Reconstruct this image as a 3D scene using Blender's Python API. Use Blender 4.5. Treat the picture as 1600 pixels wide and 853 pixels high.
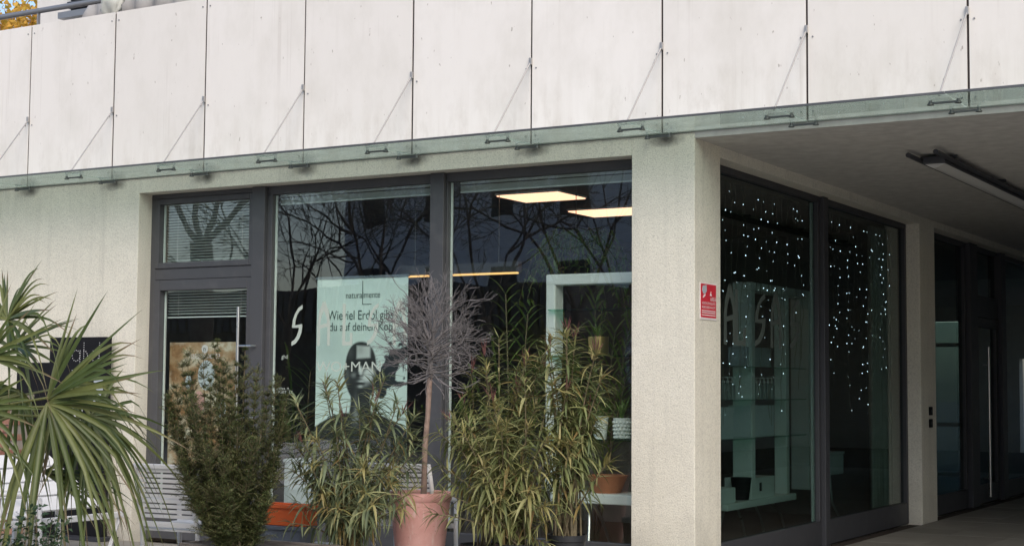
import bpy, math, random
import numpy as np
from mathutils import Vector, Matrix

random.seed(7); rng = np.random.default_rng(7)
S = bpy.context.scene
for o in list(bpy.data.objects): bpy.data.objects.remove(o)
COL = S.collection
R = math.radians

# ------------------------------------------------------------------ camera
FW = Vector((-0.50908583, 0.85772321, 0.07171127))
RT = Vector((0.86019016, 0.50991725, 0.00756869))
UP = Vector((0.03007497, -0.06553844, 0.99739672))
CAM = Vector((0, -11.3824, 1.604)); FPX = 2388.04
cd = bpy.data.cameras.new('camera'); co = bpy.data.objects.new('camera', cd); COL.objects.link(co)
co.matrix_world = Matrix(((RT.x, UP.x, -FW.x, CAM.x), (RT.y, UP.y, -FW.y, CAM.y), (RT.z, UP.z, -FW.z, CAM.z), (0, 0, 0, 1)))
cd.sensor_width = 36; cd.lens = FPX / 1600 * 36; cd.clip_start = .1; cd.clip_end = 800
S.camera = co

# ------------------------------------------------------------------ light
SUN_EL, SUN_AZ = 40, 143          # azimuth measured clockwise from +y; soft light from over the street
w = bpy.data.worlds.new('World'); S.world = w; w.use_nodes = True
nt = w.node_tree; bg = nt.nodes['Background']
sky = nt.nodes.new('ShaderNodeTexSky'); sky.sky_type = 'NISHITA'; sky.sun_disc = False
sky.sun_elevation = R(SUN_EL); sky.sun_rotation = R(SUN_AZ)
sky.air_density = 1.0; sky.dust_density = 1.6; sky.ozone_density = 1.0
nt.links.new(sky.outputs[0], bg.inputs[0]); bg.inputs[1].default_value = .15
sl = bpy.data.lights.new('sun', 'SUN'); sl.energy = 1.35; sl.angle = R(50); sl.color = (1, .89, .76)
so = bpy.data.objects.new('sun', sl); COL.objects.link(so)
az, el = R(SUN_AZ), R(SUN_EL)
sd = Vector((math.sin(az) * math.cos(el), math.cos(az) * math.cos(el), math.sin(el)))
so.rotation_euler = sd.to_track_quat('Z', 'Y').to_euler(); so.location = (0, -20, 20)
vs = S.view_settings; vs.view_transform = 'Standard'; vs.look = 'None'; vs.gamma = 1; vs.exposure = 0.55
S.cycles.transparent_max_bounces = 32; S.cycles.max_bounces = 10

def at(px, py, Y=None, x=None, z=None, d=None):
    r = FW + RT * ((px - 800) / FPX) + UP * ((426.5 - py) / FPX)
    t = d if d is not None else ((Y - CAM.y) / r.y if Y is not None else ((x - CAM.x) / r.x if x is not None else (z - CAM.z) / r.z))
    return CAM + r * t
def mirrored(px, py, Y):           # where the front glass shows a thing that stands at depth Y across the street
    h = at(px, py, Y=.24); d = h - CAM; d.y = -d.y
    return h + d * ((Y - .24) / d.y)

# ------------------------------------------------------------------ materials
class N:
    def __init__(s, name):
        s.m = bpy.data.materials.new(name); s.m.use_nodes = True; s.t = s.m.node_tree; s.n = s.t.nodes
        s.b = s.n['Principled BSDF']; s.out = s.n['Material Output']
    def node(s, typ, **kw):
        n = s.n.new('ShaderNode' + typ)
        for k, v in kw.items():
            if k.startswith('i_'):
                s.set(n.inputs[int(k[2:])] if k[2:].isdigit() else n.inputs[k[2:].replace('_', ' ')], v)
            else: setattr(n, k, v)
        return n
    def set(s, sock, v):
        if hasattr(v, 'is_linked') or isinstance(v, bpy.types.NodeSocket): s.t.links.new(v, sock)
        else: sock.default_value = v
    def math(s, op, a, b=0.0, c=0.0, clamp=False):
        n = s.n.new('ShaderNodeMath'); n.operation = op; n.use_clamp = clamp
        s.set(n.inputs[0], a); s.set(n.inputs[1], b); s.set(n.inputs[2], c); return n.outputs[0]
    def obj(s): return s.node('TexCoord').outputs['Object']
    def pos(s): return s.node('NewGeometry').outputs['Position']
    def scale(s, v, sc):
        n = s.node('Mapping'); s.set(n.inputs[0], v); n.inputs['Scale'].default_value = sc; return n.outputs[0]
    def noise(s, v, sc, det=4, rough=.55):
        n = s.node('TexNoise'); s.set(n.inputs['Vector'], v); n.inputs['Scale'].default_value = sc
        n.inputs['Detail'].default_value = det; n.inputs['Roughness'].default_value = rough; return n.outputs[0]
    def ramp(s, f, stops):
        n = s.node('ValToRGB'); s.set(n.inputs[0], f); e = n.color_ramp.elements
        while len(e) < len(stops): e.new(.5)
        for el, (p, c) in zip(e, stops):
            el.position = p; el.color = (c, c, c, 1) if isinstance(c, (int, float)) else tuple(c) + (1,)
        return n.outputs[0]
    def mix(s, f, a, b):
        n = s.node('Mix', data_type='RGBA'); s.set(n.inputs[0], f)
        for i, v in ((6, a), (7, b)): s.set(n.inputs[i], v if hasattr(v, 'is_linked') else tuple(v) + (1,))
        return n.outputs[2]
    def sep(s, v): 
        n = s.node('SeparateXYZ'); s.set(n.inputs[0], v); return n.outputs
    def base(s, c, rough=.6, metal=0, spec=None):
        s.set(s.b.inputs['Base Color'], c if hasattr(c, 'is_linked') else tuple(c) + (1,))
        s.set(s.b.inputs['Roughness'], rough); s.b.inputs['Metallic'].default_value = metal
        if spec is not None: s.b.inputs['Specular IOR Level'].default_value = spec
    def bump(s, h, strength=.3, dist=.01):
        n = s.node('Bump'); n.inputs['Strength'].default_value = strength; n.inputs['Distance'].default_value = dist
        s.set(n.inputs['Height'], h); s.t.links.new(n.outputs[0], s.b.inputs['Normal'])

M = {}
def simple(name, c, rough=.6, metal=0, var=.12, sc=8, bump=0, spec=None):
    k = N(name); p = k.pos(); f = k.noise(p, sc)
    lo = [x * (1 - var) for x in c]; hi = [min(1, x * (1 + var)) for x in c]
    k.base(k.mix(k.ramp(f, [(.3, 0), (.7, 1)]), lo, hi), rough, metal, spec)
    if bump: k.bump(k.noise(p, sc * 12), bump, .004)
    M[name] = k.m; return k.m

SEAM0, PITCH = -12.8183, 1.25
def stucco(name, c, stains):
    k = N(name); p = k.pos()
    fine = k.noise(p, 85, 5, .7); mid = k.noise(p, 3.0, 5, .6); st = k.noise(k.scale(p, (7, 7, .5)), 1.3, 4, .6)
    col = k.mix(k.ramp(mid, [(.3, 0), (.75, 1)]), [x * .94 for x in c], [x * 1.04 for x in c])
    col = k.mix(k.ramp(st, [(.52, 0), (.75, .28)]), col, [x * .62 for x in c])
    col = k.mix(k.ramp(fine, [(.36, .5), (.52, 0)]), col, [x * .5 for x in c])
    col = k.mix(k.ramp(fine, [(.60, 0), (.75, .35)]), col, [min(1, x * 1.3) for x in c])
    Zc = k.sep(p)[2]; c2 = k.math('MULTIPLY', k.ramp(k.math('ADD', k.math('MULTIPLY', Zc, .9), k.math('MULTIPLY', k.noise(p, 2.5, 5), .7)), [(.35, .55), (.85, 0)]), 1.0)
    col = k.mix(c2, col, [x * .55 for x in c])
    drip = k.noise(k.scale(p, (16, 16, .6)), 1.1, 4, .6); col = k.mix(k.math('MULTIPLY', k.ramp(drip, [(.58, 0), (.72, .4)]), k.ramp(k.noise(p, .9, 2), [(.42, 0), (.65, 1)])), col, [x * .66 for x in c])
    pin = k.noise(p, 38, 2, .5); col = k.mix(k.ramp(pin, [(.72, 0), (.76, .5)]), col, [x * .4 for x in c])
    if stains:      # sooty smudges round each canopy clamp, as water leaves them
        X, Y, Z = k.sep(p)
        u = k.math('SUBTRACT', X, SEAM0 + .02); u = k.math('DIVIDE', u, PITCH); u = k.math('FRACT', k.math('ADD', u, .5))
        u = k.math('MULTIPLY', k.math('ABSOLUTE', k.math('SUBTRACT', u, .5)), PITCH / .20)
        v = k.math('MULTIPLY', k.math('ABSOLUTE', k.math('SUBTRACT', Z, 3.625)), 1 / .085)
        d = k.math('SQRT', k.math('ADD', k.math('MULTIPLY', u, u), k.math('MULTIPLY', v, v)))
        d = k.math('ADD', d, k.math('MULTIPLY', k.math('SUBTRACT', k.noise(p, 9, 4), .5), .9))
        near = k.ramp(d, [(.1, .9), (.95, 0)])
        front = k.math('LESS_THAN', Y, .1)
        col = k.mix(k.math('MULTIPLY', near, front), col, (.05, .05, .05))
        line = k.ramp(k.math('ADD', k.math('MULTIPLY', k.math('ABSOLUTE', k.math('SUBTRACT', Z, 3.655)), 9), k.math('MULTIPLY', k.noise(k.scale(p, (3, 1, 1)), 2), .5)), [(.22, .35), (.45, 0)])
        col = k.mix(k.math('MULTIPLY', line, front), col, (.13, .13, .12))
    k.base(col, .92, spec=.2); k.bump(k.math('ADD', fine, k.math('MULTIPLY', k.noise(p, 30), .6)), .55, .012)
    M[name] = k.m
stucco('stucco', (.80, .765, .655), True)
stucco('stucco_plain', (.79, .765, .67), False)
simple('soffit', (.55, .54, .51), .9, bump=.15)

def panel_mat():
    k = N('panel'); p = k.pos(); X, Y, Z = k.sep(p)
    rnd = k.node('ObjectInfo').outputs['Random']
    off = k.node('VectorMath', operation='ADD'); k.set(off.inputs[0], p)
    cmb = k.node('CombineXYZ'); k.set(cmb.inputs[0], k.math('MULTIPLY', rnd, 37.0)); k.t.links.new(cmb.outputs[0], off.inputs[1]); q = off.outputs[0]
    c = k.mix(rnd, (.74, .705, .66), (.82, .785, .745))
    cloud = k.noise(k.scale(q, (1, 1, .6)), 1.6, 5, .65)
    c = k.mix(k.ramp(cloud, [(.46, 0), (.76, .55)]), c, (.60, .57, .51))
    streak = k.noise(k.scale(q, (6, 6, .45)), 1.5, 5, .62)
    low = k.ramp(k.math('DIVIDE', k.math('SUBTRACT', Z, 3.66), 1.8), [(0, 1), (.16, .45), (.4, .08)])
    c = k.mix(k.math('MULTIPLY', k.ramp(streak, [(.46, 0), (.78, .5)]), low), c, (.50, .44, .37))
    c = k.mix(k.math('MULTIPLY', k.ramp(k.noise(k.scale(q, (3, 3, 1.2)), 2.2, 6, .7), [(.5, 0), (.7, .55)]), low), c, (.47, .42, .36))
    speck = k.noise(k.scale(q, (1.0, 1, .4)), 30, 2, .5)
    c = k.mix(k.ramp(speck, [(.735, 0), (.77, .6)]), c, (.26, .21, .17))
    run = k.noise(k.scale(q, (22, 22, .35)), 1.0, 3, .5); c = k.mix(k.math('MULTIPLY', k.ramp(run, [(.60, 0), (.70, .24)]), k.ramp(k.noise(q, 1.1, 2), [(.45, 0), (.65, 1)])), c, (.46, .41, .36))
    k.base(c, .55, spec=.3); k.bump(k.noise(p, 45, 3), .06, .004)
    M['panel'] = k.m
panel_mat()
def metal_mat(name, c, rough, metal, dust=(.3, .29, .27)):
    k = N(name); p = k.pos()
    f = k.noise(p, 5, 6, .65)
    k.base(k.mix(k.ramp(f, [(.5, 0), (.8, .35)]), c, dust), k.math('ADD', k.math('MULTIPLY', f, .25), rough - .12), metal)
    M[name] = k.m
metal_mat('frame', (.070, .071, .076), .5, 0, (.15, .15, .15))
metal_mat('dark_metal', (.045, .047, .055), .5, 0, (.09, .09, .09))
metal_mat('steel', (.62, .62, .61), .3, 1, (.5, .49, .47))
metal_mat('rail_metal', (.30, .30, .31), .45, .6)
metal_mat('clamp', (.17, .17, .165), .35, .7)
metal_mat('rod', (.40, .385, .37), .4, .6, (.35, .34, .33))
simple('white_paint', (.80, .80, .80), .45, var=.05, sc=5)
simple('shelf_white', (.78, .80, .78), .4, var=.03)
simple('blind', (.74, .78, .76), .45, var=.05)
simple('black_board', (.012, .012, .014), .6, spec=.15)
simple('seam_dark', (.03, .022, .022), .9)
simple('interior_dark', (.17, .16, .155), .85)
simple('interior_floor', (.10, .075, .055), .5)
simple('interior_ceiling', (.13, .13, .125), .9)
simple('terracotta_pink', (.74, .42, .35), .75, var=.16, sc=5, bump=.25)
simple('terracotta', (.40, .15, .07), .7, var=.2)
simple('black_plastic', (.02, .021, .023), .45)
simple('orange_plastic', (.72, .13, .025), .4, var=.06)
simple('grey_plastic', (.13, .15, .18), .5)
simple('soil', (.05, .035, .025), .95, bump=.8, sc=30)
simple('gold', (.72, .52, .22), .32, 1, var=.08)
simple('ceramic', (.80, .82, .78), .35, var=.03)
simple('carton', (.62, .66, .70), .6, var=.04)
simple('bottle', (.25, .27, .26), .3)
simple('tarp', (.36, .35, .34), .7, var=.2, sc=3, bump=.3)
simple('louver', (.055, .058, .066), .5)
simple('sign_red', (.60, .03, .05), .5, var=.08, sc=14)
simple('sign_white', (.80, .74, .74), .5, var=.05)
simple('sign_grey', (.42, .46, .50), .5)
simple('lettering', (.47, .53, .46), .5, var=.03)
simple('side_letter', (.075, .095, .085), .6, var=.05)
simple('print_dark', (.05, .09, .085), .6, var=.1)
simple('banner_white', (.72, .80, .77), .6, var=.03)
simple('silver_dot', (.6, .6, .6), .4)
simple('bark', (.10, .085, .078), .9, var=.3, sc=12, bump=.6)
simple('twig', (.185, .17, .168), .85, var=.35, sc=20)
simple('topiary_bark', (.33, .235, .19), .85, var=.25, sc=16, bump=.5)
simple('stem', (.16, .13, .075), .8, var=.3, sc=20)
simple('far_render', (.74, .75, .79), .9, var=.08)
simple('far_dark', (.045, .047, .052), .8)
simple('roof_dark', (.07, .075, .085), .7)
simple('cloth', (.55, .55, .50), .9, var=.1)
simple('red_stalk', (.13, .05, .045), .8, var=.5, sc=40)
simple('cap_stone', (.33, .29, .25), .9, bump=.4)

def wood_mat():
    k = N('old_wood'); p = k.pos(); g = k.noise(k.scale(p, (2, 14, 30)), 2.5, 6, .6)
    k.base(k.mix(k.ramp(g, [(.3, 0), (.7, 1)]), (.10, .085, .075), (.26, .235, .21)), .9); k.bump(g, .5, .006); M['old_wood'] = k.m
wood_mat()
def brick_mat():
    k = N('brick'); r = k.node('ObjectInfo').outputs['Random']; p = k.pos()
    c = k.ramp(r, [(0, (.22, .09, .06)), (.5, (.29, .13, .085)), (1, (.36, .21, .15))])
    c = k.mix(k.ramp(k.noise(p, 18, 5), [(.45, 0), (.75, .6)]), c, (.5, .36, .28))
    k.base(c, .95); k.bump(k.noise(p, 50, 5), .5, .008); M['brick'] = k.m
brick_mat()
def slab_mat():
    k = N('paving'); r = k.node('ObjectInfo').outputs['Random']; p = k.pos()
    c = k.ramp(r, [(0, (.26, .245, .21)), (1, (.33, .31, .27))])
    c = k.mix(k.ramp(k.noise(p, 2.5, 6, .7), [(.4, 0), (.75, .5)]), c, (.19, .175, .15))
    c = k.mix(k.ramp(k.noise(p, 120, 2), [(.55, 0), (.75, .3)]), c, (.36, .34, .30))
    k.base(c, .75); k.bump(k.noise(p, 90, 4), .25, .004); M['paving'] = k.m
slab_mat()
def leaf_mat(name, cols, rough=.5, trans=.25, spec=.4, under=None, tip=None):
    k = N(name); g = k.node('NewGeometry'); oi = k.node('ObjectInfo').outputs['Random']
    r = k.math('FRACT', k.math('ADD', g.outputs['Random Per Island'], oi))
    n = len(cols); c = k.ramp(r, [(i / (n - 1), x) for i, x in enumerate(cols)])
    c = k.mix(k.ramp(k.noise(g.outputs['Position'], 6, 3), [(.35, 0), (.75, .45)]), c, [x * .55 for x in cols[0]])
    if under: c = k.mix(k.math('MULTIPLY', g.outputs['Backfacing'], .7), c, under)
    if name == 'palm_leaf':
        al = k.node('Attribute', attribute_name='along').outputs['Fac']
        c = k.mix(k.ramp(k.math('ADD', al, k.math('MULTIPLY', k.math('SUBTRACT', r, .5), .35)), [(.84, 0), (.98, .85)]), c, (.20, .135, .08))
        c = k.mix(k.ramp(al, [(.0, .5), (.12, 0)]), c, (.26, .26, .10))
    k.base(c, rough, spec=spec)
    tr = k.node('BsdfTranslucent'); k.set(tr.inputs[0], c)
    mx = k.node('MixShader'); mx.inputs[0].default_value = trans
    k.t.links.new(k.b.outputs[0], mx.inputs[1]); k.t.links.new(tr.outputs[0], mx.inputs[2]); k.t.links.new(mx.outputs[0], k.out.inputs[0])
    M[name] = k.m
leaf_mat('palm_leaf', [(.055, .09, .024), (.105, .14, .036), (.20, .215, .065), (.075, .11, .032)], .42, .22, .5, (.12, .14, .085))
leaf_mat('oleander_grey', [(.10, .14, .08), (.17, .21, .115), (.26, .295, .14), (.42, .42, .20)], .5, .2)
leaf_mat('oleander_yellow', [(.13, .16, .06), (.22, .245, .09), (.34, .345, .14), (.48, .45, .21)], .5, .25)
leaf_mat('oleander_olive', [(.10, .135, .055), (.17, .205, .08), (.26, .285, .11), (.40, .385, .17)], .5, .2)
leaf_mat('oleander_lit_tip', [(.26, .24, .08), (.36, .33, .12), (.44, .38, .17), (.30, .22, .09)], .5, .3)  # yellow tip leaves, made paler to paint light on the top rosettes
leaf_mat('oleander_dry', [(.20, .13, .05), (.28, .2, .07), (.22, .18, .06)], .6, .2)
leaf_mat('yew_leaf', [(.05, .08, .03), (.09, .125, .045), (.145, .17, .058), (.20, .20, .07)], .55, .15)
leaf_mat('rose_leaf', [(.03, .06, .03), (.05, .095, .045), (.07, .11, .05)], .45, .2)
leaf_mat('inner_leaf', [(.10, .18, .045), (.17, .27, .065), (.28, .36, .11)], .5, .3)
leaf_mat('autumn_leaf', [(.55, .32, .05), (.80, .50, .10), (.75, .42, .06), (.35, .36, .06)], .6, .4)

def glass_mat(name, tint, ior=1.75, extra=0.0, dirt=0.0, wave=0.0):
    k = N(name); k.n.remove(k.b)
    g = k.node('NewGeometry'); fr = k.node('Fresnel'); fr.inputs['IOR'].default_value = ior
    f = k.math('MULTIPLY', k.math('ADD', fr.outputs[0], extra), k.math('SUBTRACT', 1.0, g.outputs['Backfacing']), clamp=True)
    t = k.node('BsdfTransparent'); t.inputs[0].default_value = tuple(tint) + (1,)
    gl = k.node('BsdfGlossy'); gl.inputs['Roughness'].default_value = 0.0
    if wave:
        bp = k.node('Bump'); bp.inputs['Strength'].default_value = 1.0; bp.inputs['Distance'].default_value = wave; k.set(bp.inputs['Height'], k.noise(g.outputs['Position'], 1.7, 1)); k.t.links.new(bp.outputs[0], gl.inputs['Normal'])
    mx = k.node('MixShader'); k.set(mx.inputs[0], f); k.t.links.new(t.outputs[0], mx.inputs[1]); k.t.links.new(gl.outputs[0], mx.inputs[2])
    last = mx.outputs[0]
    if dirt:
        d = k.node('BsdfDiffuse'); d.inputs[0].default_value = (.58, .67, .62, 1)
        m2 = k.node('MixShader'); k.set(m2.inputs[0], k.ramp(k.noise(k.scale(g.outputs['Position'], (2, 6, 2)), 1.6, 6, .7), [(.3, dirt * .5), (.75, dirt)]))
        k.t.links.new(last, m2.inputs[1]); k.t.links.new(d.outputs[0], m2.inputs[2]); last = m2.outputs[0]
    k.t.links.new(last, k.out.inputs[0]); M[name] = k.m
glass_mat('glass', (.94, .98, .963), 2.3, 0, 0, .0015)
glass_mat('side_glass', (.60, .69, .67), 1.9)
glass_mat('canopy_glass', (.835, .925, .895), 1.8, .02, .34)
glass_mat('shelf_glass', (.55, .78, .70), 1.5)
glass_mat('dim_glass', (.33, .37, .38), 1.5)
def emit(name, c, s):
    k = N(name); k.n.remove(k.b); e = k.node('Emission'); e.inputs[0].default_value = tuple(c) + (1,); e.inputs[1].default_value = s
    k.t.links.new(e.outputs[0], k.out.inputs[0]); M[name] = k.m
emit('lamp_panel', (1, .52, .33), 1.65)
emit('lamp_strip', (1, .55, .2), 1.1)
emit('fairy', (.78, .86, 1), 7.0)
simple('diffuser', (.62, .62, .60), .4, var=.03)

def pot_mat():
    k = N('terracotta_pink'); p = k.pos(); Z = k.sep(p)[2]
    c = k.mix(k.ramp(k.noise(p, 4, 6, .65), [(.3, 0), (.7, 1)]), (.60, .29, .25), (.76, .44, .40))
    c = k.mix(k.ramp(k.noise(k.scale(p, (9, 9, 2)), 2.2, 6, .7), [(.55, 0), (.72, .6)]), c, (.80, .70, .64))
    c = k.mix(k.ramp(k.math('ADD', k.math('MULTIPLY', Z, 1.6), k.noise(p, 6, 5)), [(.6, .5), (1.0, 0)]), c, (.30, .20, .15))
    c = k.mix(k.ramp(k.noise(p, 40, 3), [(.64, 0), (.7, .5)]), c, (.40, .24, .18))
    k.base(c, .85); k.bump(k.noise(p, 60, 4), .3, .004); M['terracotta_pink'] = k.m
pot_mat()
def poster_mat():
    k = N('poster_print'); p = k.pos()
    a = k.noise(k.scale(p, (1, 1, 1.4)), 3.2, 5, .6); b = k.noise(p, 7.5, 3)
    c = k.ramp(a, [(.30, (.10, .05, .025)), (.44, (.36, .19, .085)), (.54, (.50, .33, .19)), (.62, (.74, .66, .52)), (.75, (.36, .21, .12))])
    c = k.mix(k.ramp(b, [(.5, 0), (.68, .75)]), c, (.68, .58, .45))
    k.base(c, .5); M['poster_print'] = k.m
poster_mat()
k = N('portrait_print'); a = k.node('Attribute', attribute_name='Ink'); k.base(a.outputs['Color'], .6); M['portrait_print'] = k.m

# ------------------------------------------------------------------ mesh helpers
ORIG = {}
def origin(o): return ORIG.get(o.name, Vector((0, 0, 0))) if o else Vector((0, 0, 0))
def tag(o, label=None, cat=None, group=None, kind=None):
    if label: o['label'] = label
    if cat: o['category'] = cat
    if group: o['group'] = group
    if kind: o['kind'] = kind
    return o
def thing(name, label, cat, loc=(0, 0, 0), group=None):
    o = bpy.data.objects.new(name, None); o.empty_display_size = .1; COL.objects.link(o); o.location = loc
    ORIG[o.name] = Vector(loc); return tag(o, label, cat, group)
def mesh_obj(name, me, mat, parent=None, loc=None):
    o = bpy.data.objects.new(name, me); COL.objects.link(o)
    if mat and not me.materials: me.materials.append(M[mat])
    ORIG[o.name] = origin(parent)
    if parent: o.parent = parent
    return o
def np_obj(name, V, F, mat, parent=None, smooth=False):
    """V (n,3) world coordinates, F list or array of faces (all of one size when an array)"""
    V = np.asarray(V, float).reshape(-1, 3) - np.array(origin(parent))
    me = bpy.data.meshes.new(name)
    if isinstance(F, np.ndarray):
        nf, k = F.shape
        me.vertices.add(len(V)); me.vertices.foreach_set('co', V.ravel())
        me.loops.add(nf * k); me.loops.foreach_set('vertex_index', F.ravel().astype(np.int32))
        me.polygons.add(nf); me.polygons.foreach_set('loop_start', np.arange(0, nf * k, k, dtype=np.int32))
        me.update(calc_edges=True); me.validate()
    else:
        me.from_pydata(V.tolist(), [], [list(f) for f in F]); me.update()
    if smooth: me.shade_smooth()
    return mesh_obj(name, me, mat, parent)
class MB:
    def __init__(s, T=None): s.v = []; s.f = []; s.T = T
    def add(s, V, F):
        n = len(s.v); V = [Vector(p) for p in V]
        if s.T: V = [s.T @ p for p in V]
        s.v += [tuple(p) for p in V]; s.f += [tuple(i + n for i in f) for f in F]; return s
    def box(s, x0, x1, y0, y1, z0, z1):
        return s.add([(x0, y0, z0), (x1, y0, z0), (x1, y1, z0), (x0, y1, z0), (x0, y0, z1), (x1, y0, z1), (x1, y1, z1), (x0, y1, z1)],
                     [(0, 3, 2, 1), (4, 5, 6, 7), (0, 1, 5, 4), (1, 2, 6, 5), (2, 3, 7, 6), (3, 0, 4, 7)])
    def bar(s, a, b, wd, th, up=(0, 0, 1)):
        a, b = Vector(a), Vector(b); d = (b - a).normalized(); x = d.cross(Vector(up))
        if x.length < 1e-4: x = d.cross(Vector((1, 0, 0)))
        x.normalize(); y = x.cross(d); c = [x * sx * wd / 2 + y * sy * th / 2 for sx, sy in ((-1, -1), (1, -1), (1, 1), (-1, 1))]
        return s.add([a + q for q in c] + [b + q for q in c], [(3, 2, 1, 0), (4, 5, 6, 7), (0, 1, 5, 4), (1, 2, 6, 5), (2, 3, 7, 6), (3, 0, 4, 7)])
    def tube(s, pts, r, n=8):
        pts = [Vector(p) for p in pts]; rs = r if isinstance(r, (list, tuple)) else [r] * len(pts); V = []; F = []
        t0 = (pts[1] - pts[0]).normalized(); u = t0.orthogonal().normalized()
        for i, p in enumerate(pts):
            t = (pts[min(i + 1, len(pts) - 1)] - pts[max(i - 1, 0)]).normalized(); u = (u - t * u.dot(t)).normalized(); v = t.cross(u)
            V += [p + (u * math.cos(2 * math.pi * j / n) + v * math.sin(2 * math.pi * j / n)) * rs[i] for j in range(n)]
        for i in range(len(pts) - 1):
            for j in range(n):
                F.append((i * n + j, i * n + (j + 1) % n, (i + 1) * n + (j + 1) % n, (i + 1) * n + j))
        F.append(tuple(range(n))[::-1]); F.append(tuple((len(pts) - 1) * n + j for j in range(n)))
        return s.add(V, F)
    def lathe(s, c, prof, n=28, cap=True):
        c = Vector(c); V = []; F = []
        for r, z in prof: V += [c + Vector((r * math.cos(2 * math.pi * j / n), r * math.sin(2 * math.pi * j / n), z)) for j in range(n)]
        for i in range(len(prof) - 1):
            for j in range(n): F.append((i * n + j, i * n + (j + 1) % n, (i + 1) * n + (j + 1) % n, (i + 1) * n + j))
        if cap: F.append(tuple(range(n))[::-1]); F.append(tuple((len(prof) - 1) * n + j for j in range(n)))
        return s.add(V, F)
    def prism(s, poly, fn, t):      # poly (u,v) mapped by fn(u,v,w) to 3-D, w from 0 to t
        n = len(poly); V = [fn(u, v, 0) for u, v in poly] + [fn(u, v, t) for u, v in poly]
        F = [tuple(range(n))[::-1], tuple(range(n, 2 * n))] + [(i, (i + 1) % n, (i + 1) % n + n, i + n) for i in range(n)]
        return s.add(V, F)
    def build(s, name, mat, parent=None, smooth=False, bevel=0):
        o = np_obj(name, s.v, s.f, mat, parent, smooth)
        if bevel:
            m = o.modifiers.new('Bevel', 'BEVEL'); m.width = bevel; m.segments = 2; m.limit_method = 'ANGLE'
        return o
def box(name, mat, parent, *d, bevel=0): return MB().box(*d).build(name, mat, parent, bevel=bevel)
def smooth_angle(o, a=40):
    o.data.shade_smooth()
    try: o.data.set_sharp_from_angle(angle=R(a))
    except Exception: pass
    return o
def ribbon(pts, wd):
    """outline of a stroke of width wd along 2-D points"""
    L, Rr = [], []
    for i, p in enumerate(pts):
        a = pts[max(i - 1, 0)]; b = pts[min(i + 1, len(pts) - 1)]; dx, dy = b[0] - a[0], b[1] - a[1]; l = math.hypot(dx, dy); nx, ny = -dy / l * wd / 2, dx / l * wd / 2
        L.append((p[0] + nx, p[1] + ny)); Rr.append((p[0] - nx, p[1] - ny))
    return L + Rr[::-1]
def text(name, body, mat, parent, org, size, U=(1, 0, 0), V=(0, 0, 1), width=None, ext=.001):
    c = bpy.data.curves.new(name, 'FONT'); c.body = body; c.size = size; c.extrude = 0; c.align_x = 'LEFT'
    t = bpy.data.objects.new('tmp_text', c); COL.objects.link(t)
    dg = bpy.context.evaluated_depsgraph_get(); me = bpy.data.meshes.new_from_object(t.evaluated_get(dg))
    bpy.data.objects.remove(t); bpy.data.curves.remove(c)
    n = len(me.vertices); a = np.zeros(n * 3); me.vertices.foreach_get('co', a); a = a.reshape(-1, 3)
    if width: a[:, 0] *= width / max(1e-6, a[:, 0].max())
    U = np.array(U, float); V = np.array(V, float); W = np.cross(U, V)
    P = np.array(org) + a[:, :1] * U + a[:, 1:2] * V + W * ext - np.array(origin(parent))
    me.vertices.foreach_set('co', P.ravel()); me.update(); me.name = name
    return mesh_obj(name, me, mat, parent)

# ------------------------------------------------------------------ foliage helpers (numpy)
def unit(v): 
    v = np.asarray(v, float); return v / (np.linalg.norm(v, axis=-1, keepdims=True) + 1e-9)
def tubes(name, segs, mat, parent=None, n=4, kind=None):
    """segs: rows p0(3) p1(3) r0 r1"""
    A = np.asarray(segs, float); p0, p1, r0, r1 = A[:, :3], A[:, 3:6], A[:, 6], A[:, 7]
    t = unit(p1 - p0); ref = np.where(np.abs(t[:, 2:3]) > .9, np.array([[1., 0, 0]]), np.array([[0, 0, 1.]]))
    u = unit(np.cross(t, ref)); v = np.cross(t, u); V = []
    for p, r in ((p0, r0), (p1, r1)):
        for j in range(n):
            a = 2 * math.pi * j / n; V.append(p + (u * math.cos(a) + v * math.sin(a)) * r[:, None])
    V = np.stack(V, 1); k = len(A); F = []
    base = np.arange(k)[:, None] * 2 * n
    for j in range(n): F.append(base + np.array([[j, (j + 1) % n, n + (j + 1) % n, n + j]]))
    o = np_obj(name, V.reshape(-1, 3), np.concatenate(F, 0), mat, parent)
    if kind: o['kind'] = kind
    return o
def leaf_cards(name, P, D, Nn, L, W, mat, parent=None, kind=None, bend=.25):
    """small folded leaves: base P, direction D, normal N, length L, width W; two quads each"""
    D = unit(D); S_ = unit(np.cross(D, Nn)); Nn = np.cross(S_, D)
    L = np.asarray(L)[:, None]; W = np.asarray(W)[:, None]
    m = P + D * L * .5 + Nn * L * .0; tip = P + D * L - Nn * L * bend
    V = np.stack([P, m + S_ * W * .5 + Nn * W * .2, tip, m - S_ * W * .5 + Nn * W * .2, m], 1)
    k = len(P); b = np.arange(k)[:, None] * 5
    F = np.concatenate([b + np.array([[0, 4, 1, 1]]), b + np.array([[4, 2, 1, 1]]), b + np.array([[0, 3, 4, 4]]), b + np.array([[3, 2, 4, 4]])], 0)[:, :3]
    o = np_obj(name, V.reshape(-1, 3), F, mat, parent)
    if kind: o['kind'] = kind
    return o
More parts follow.
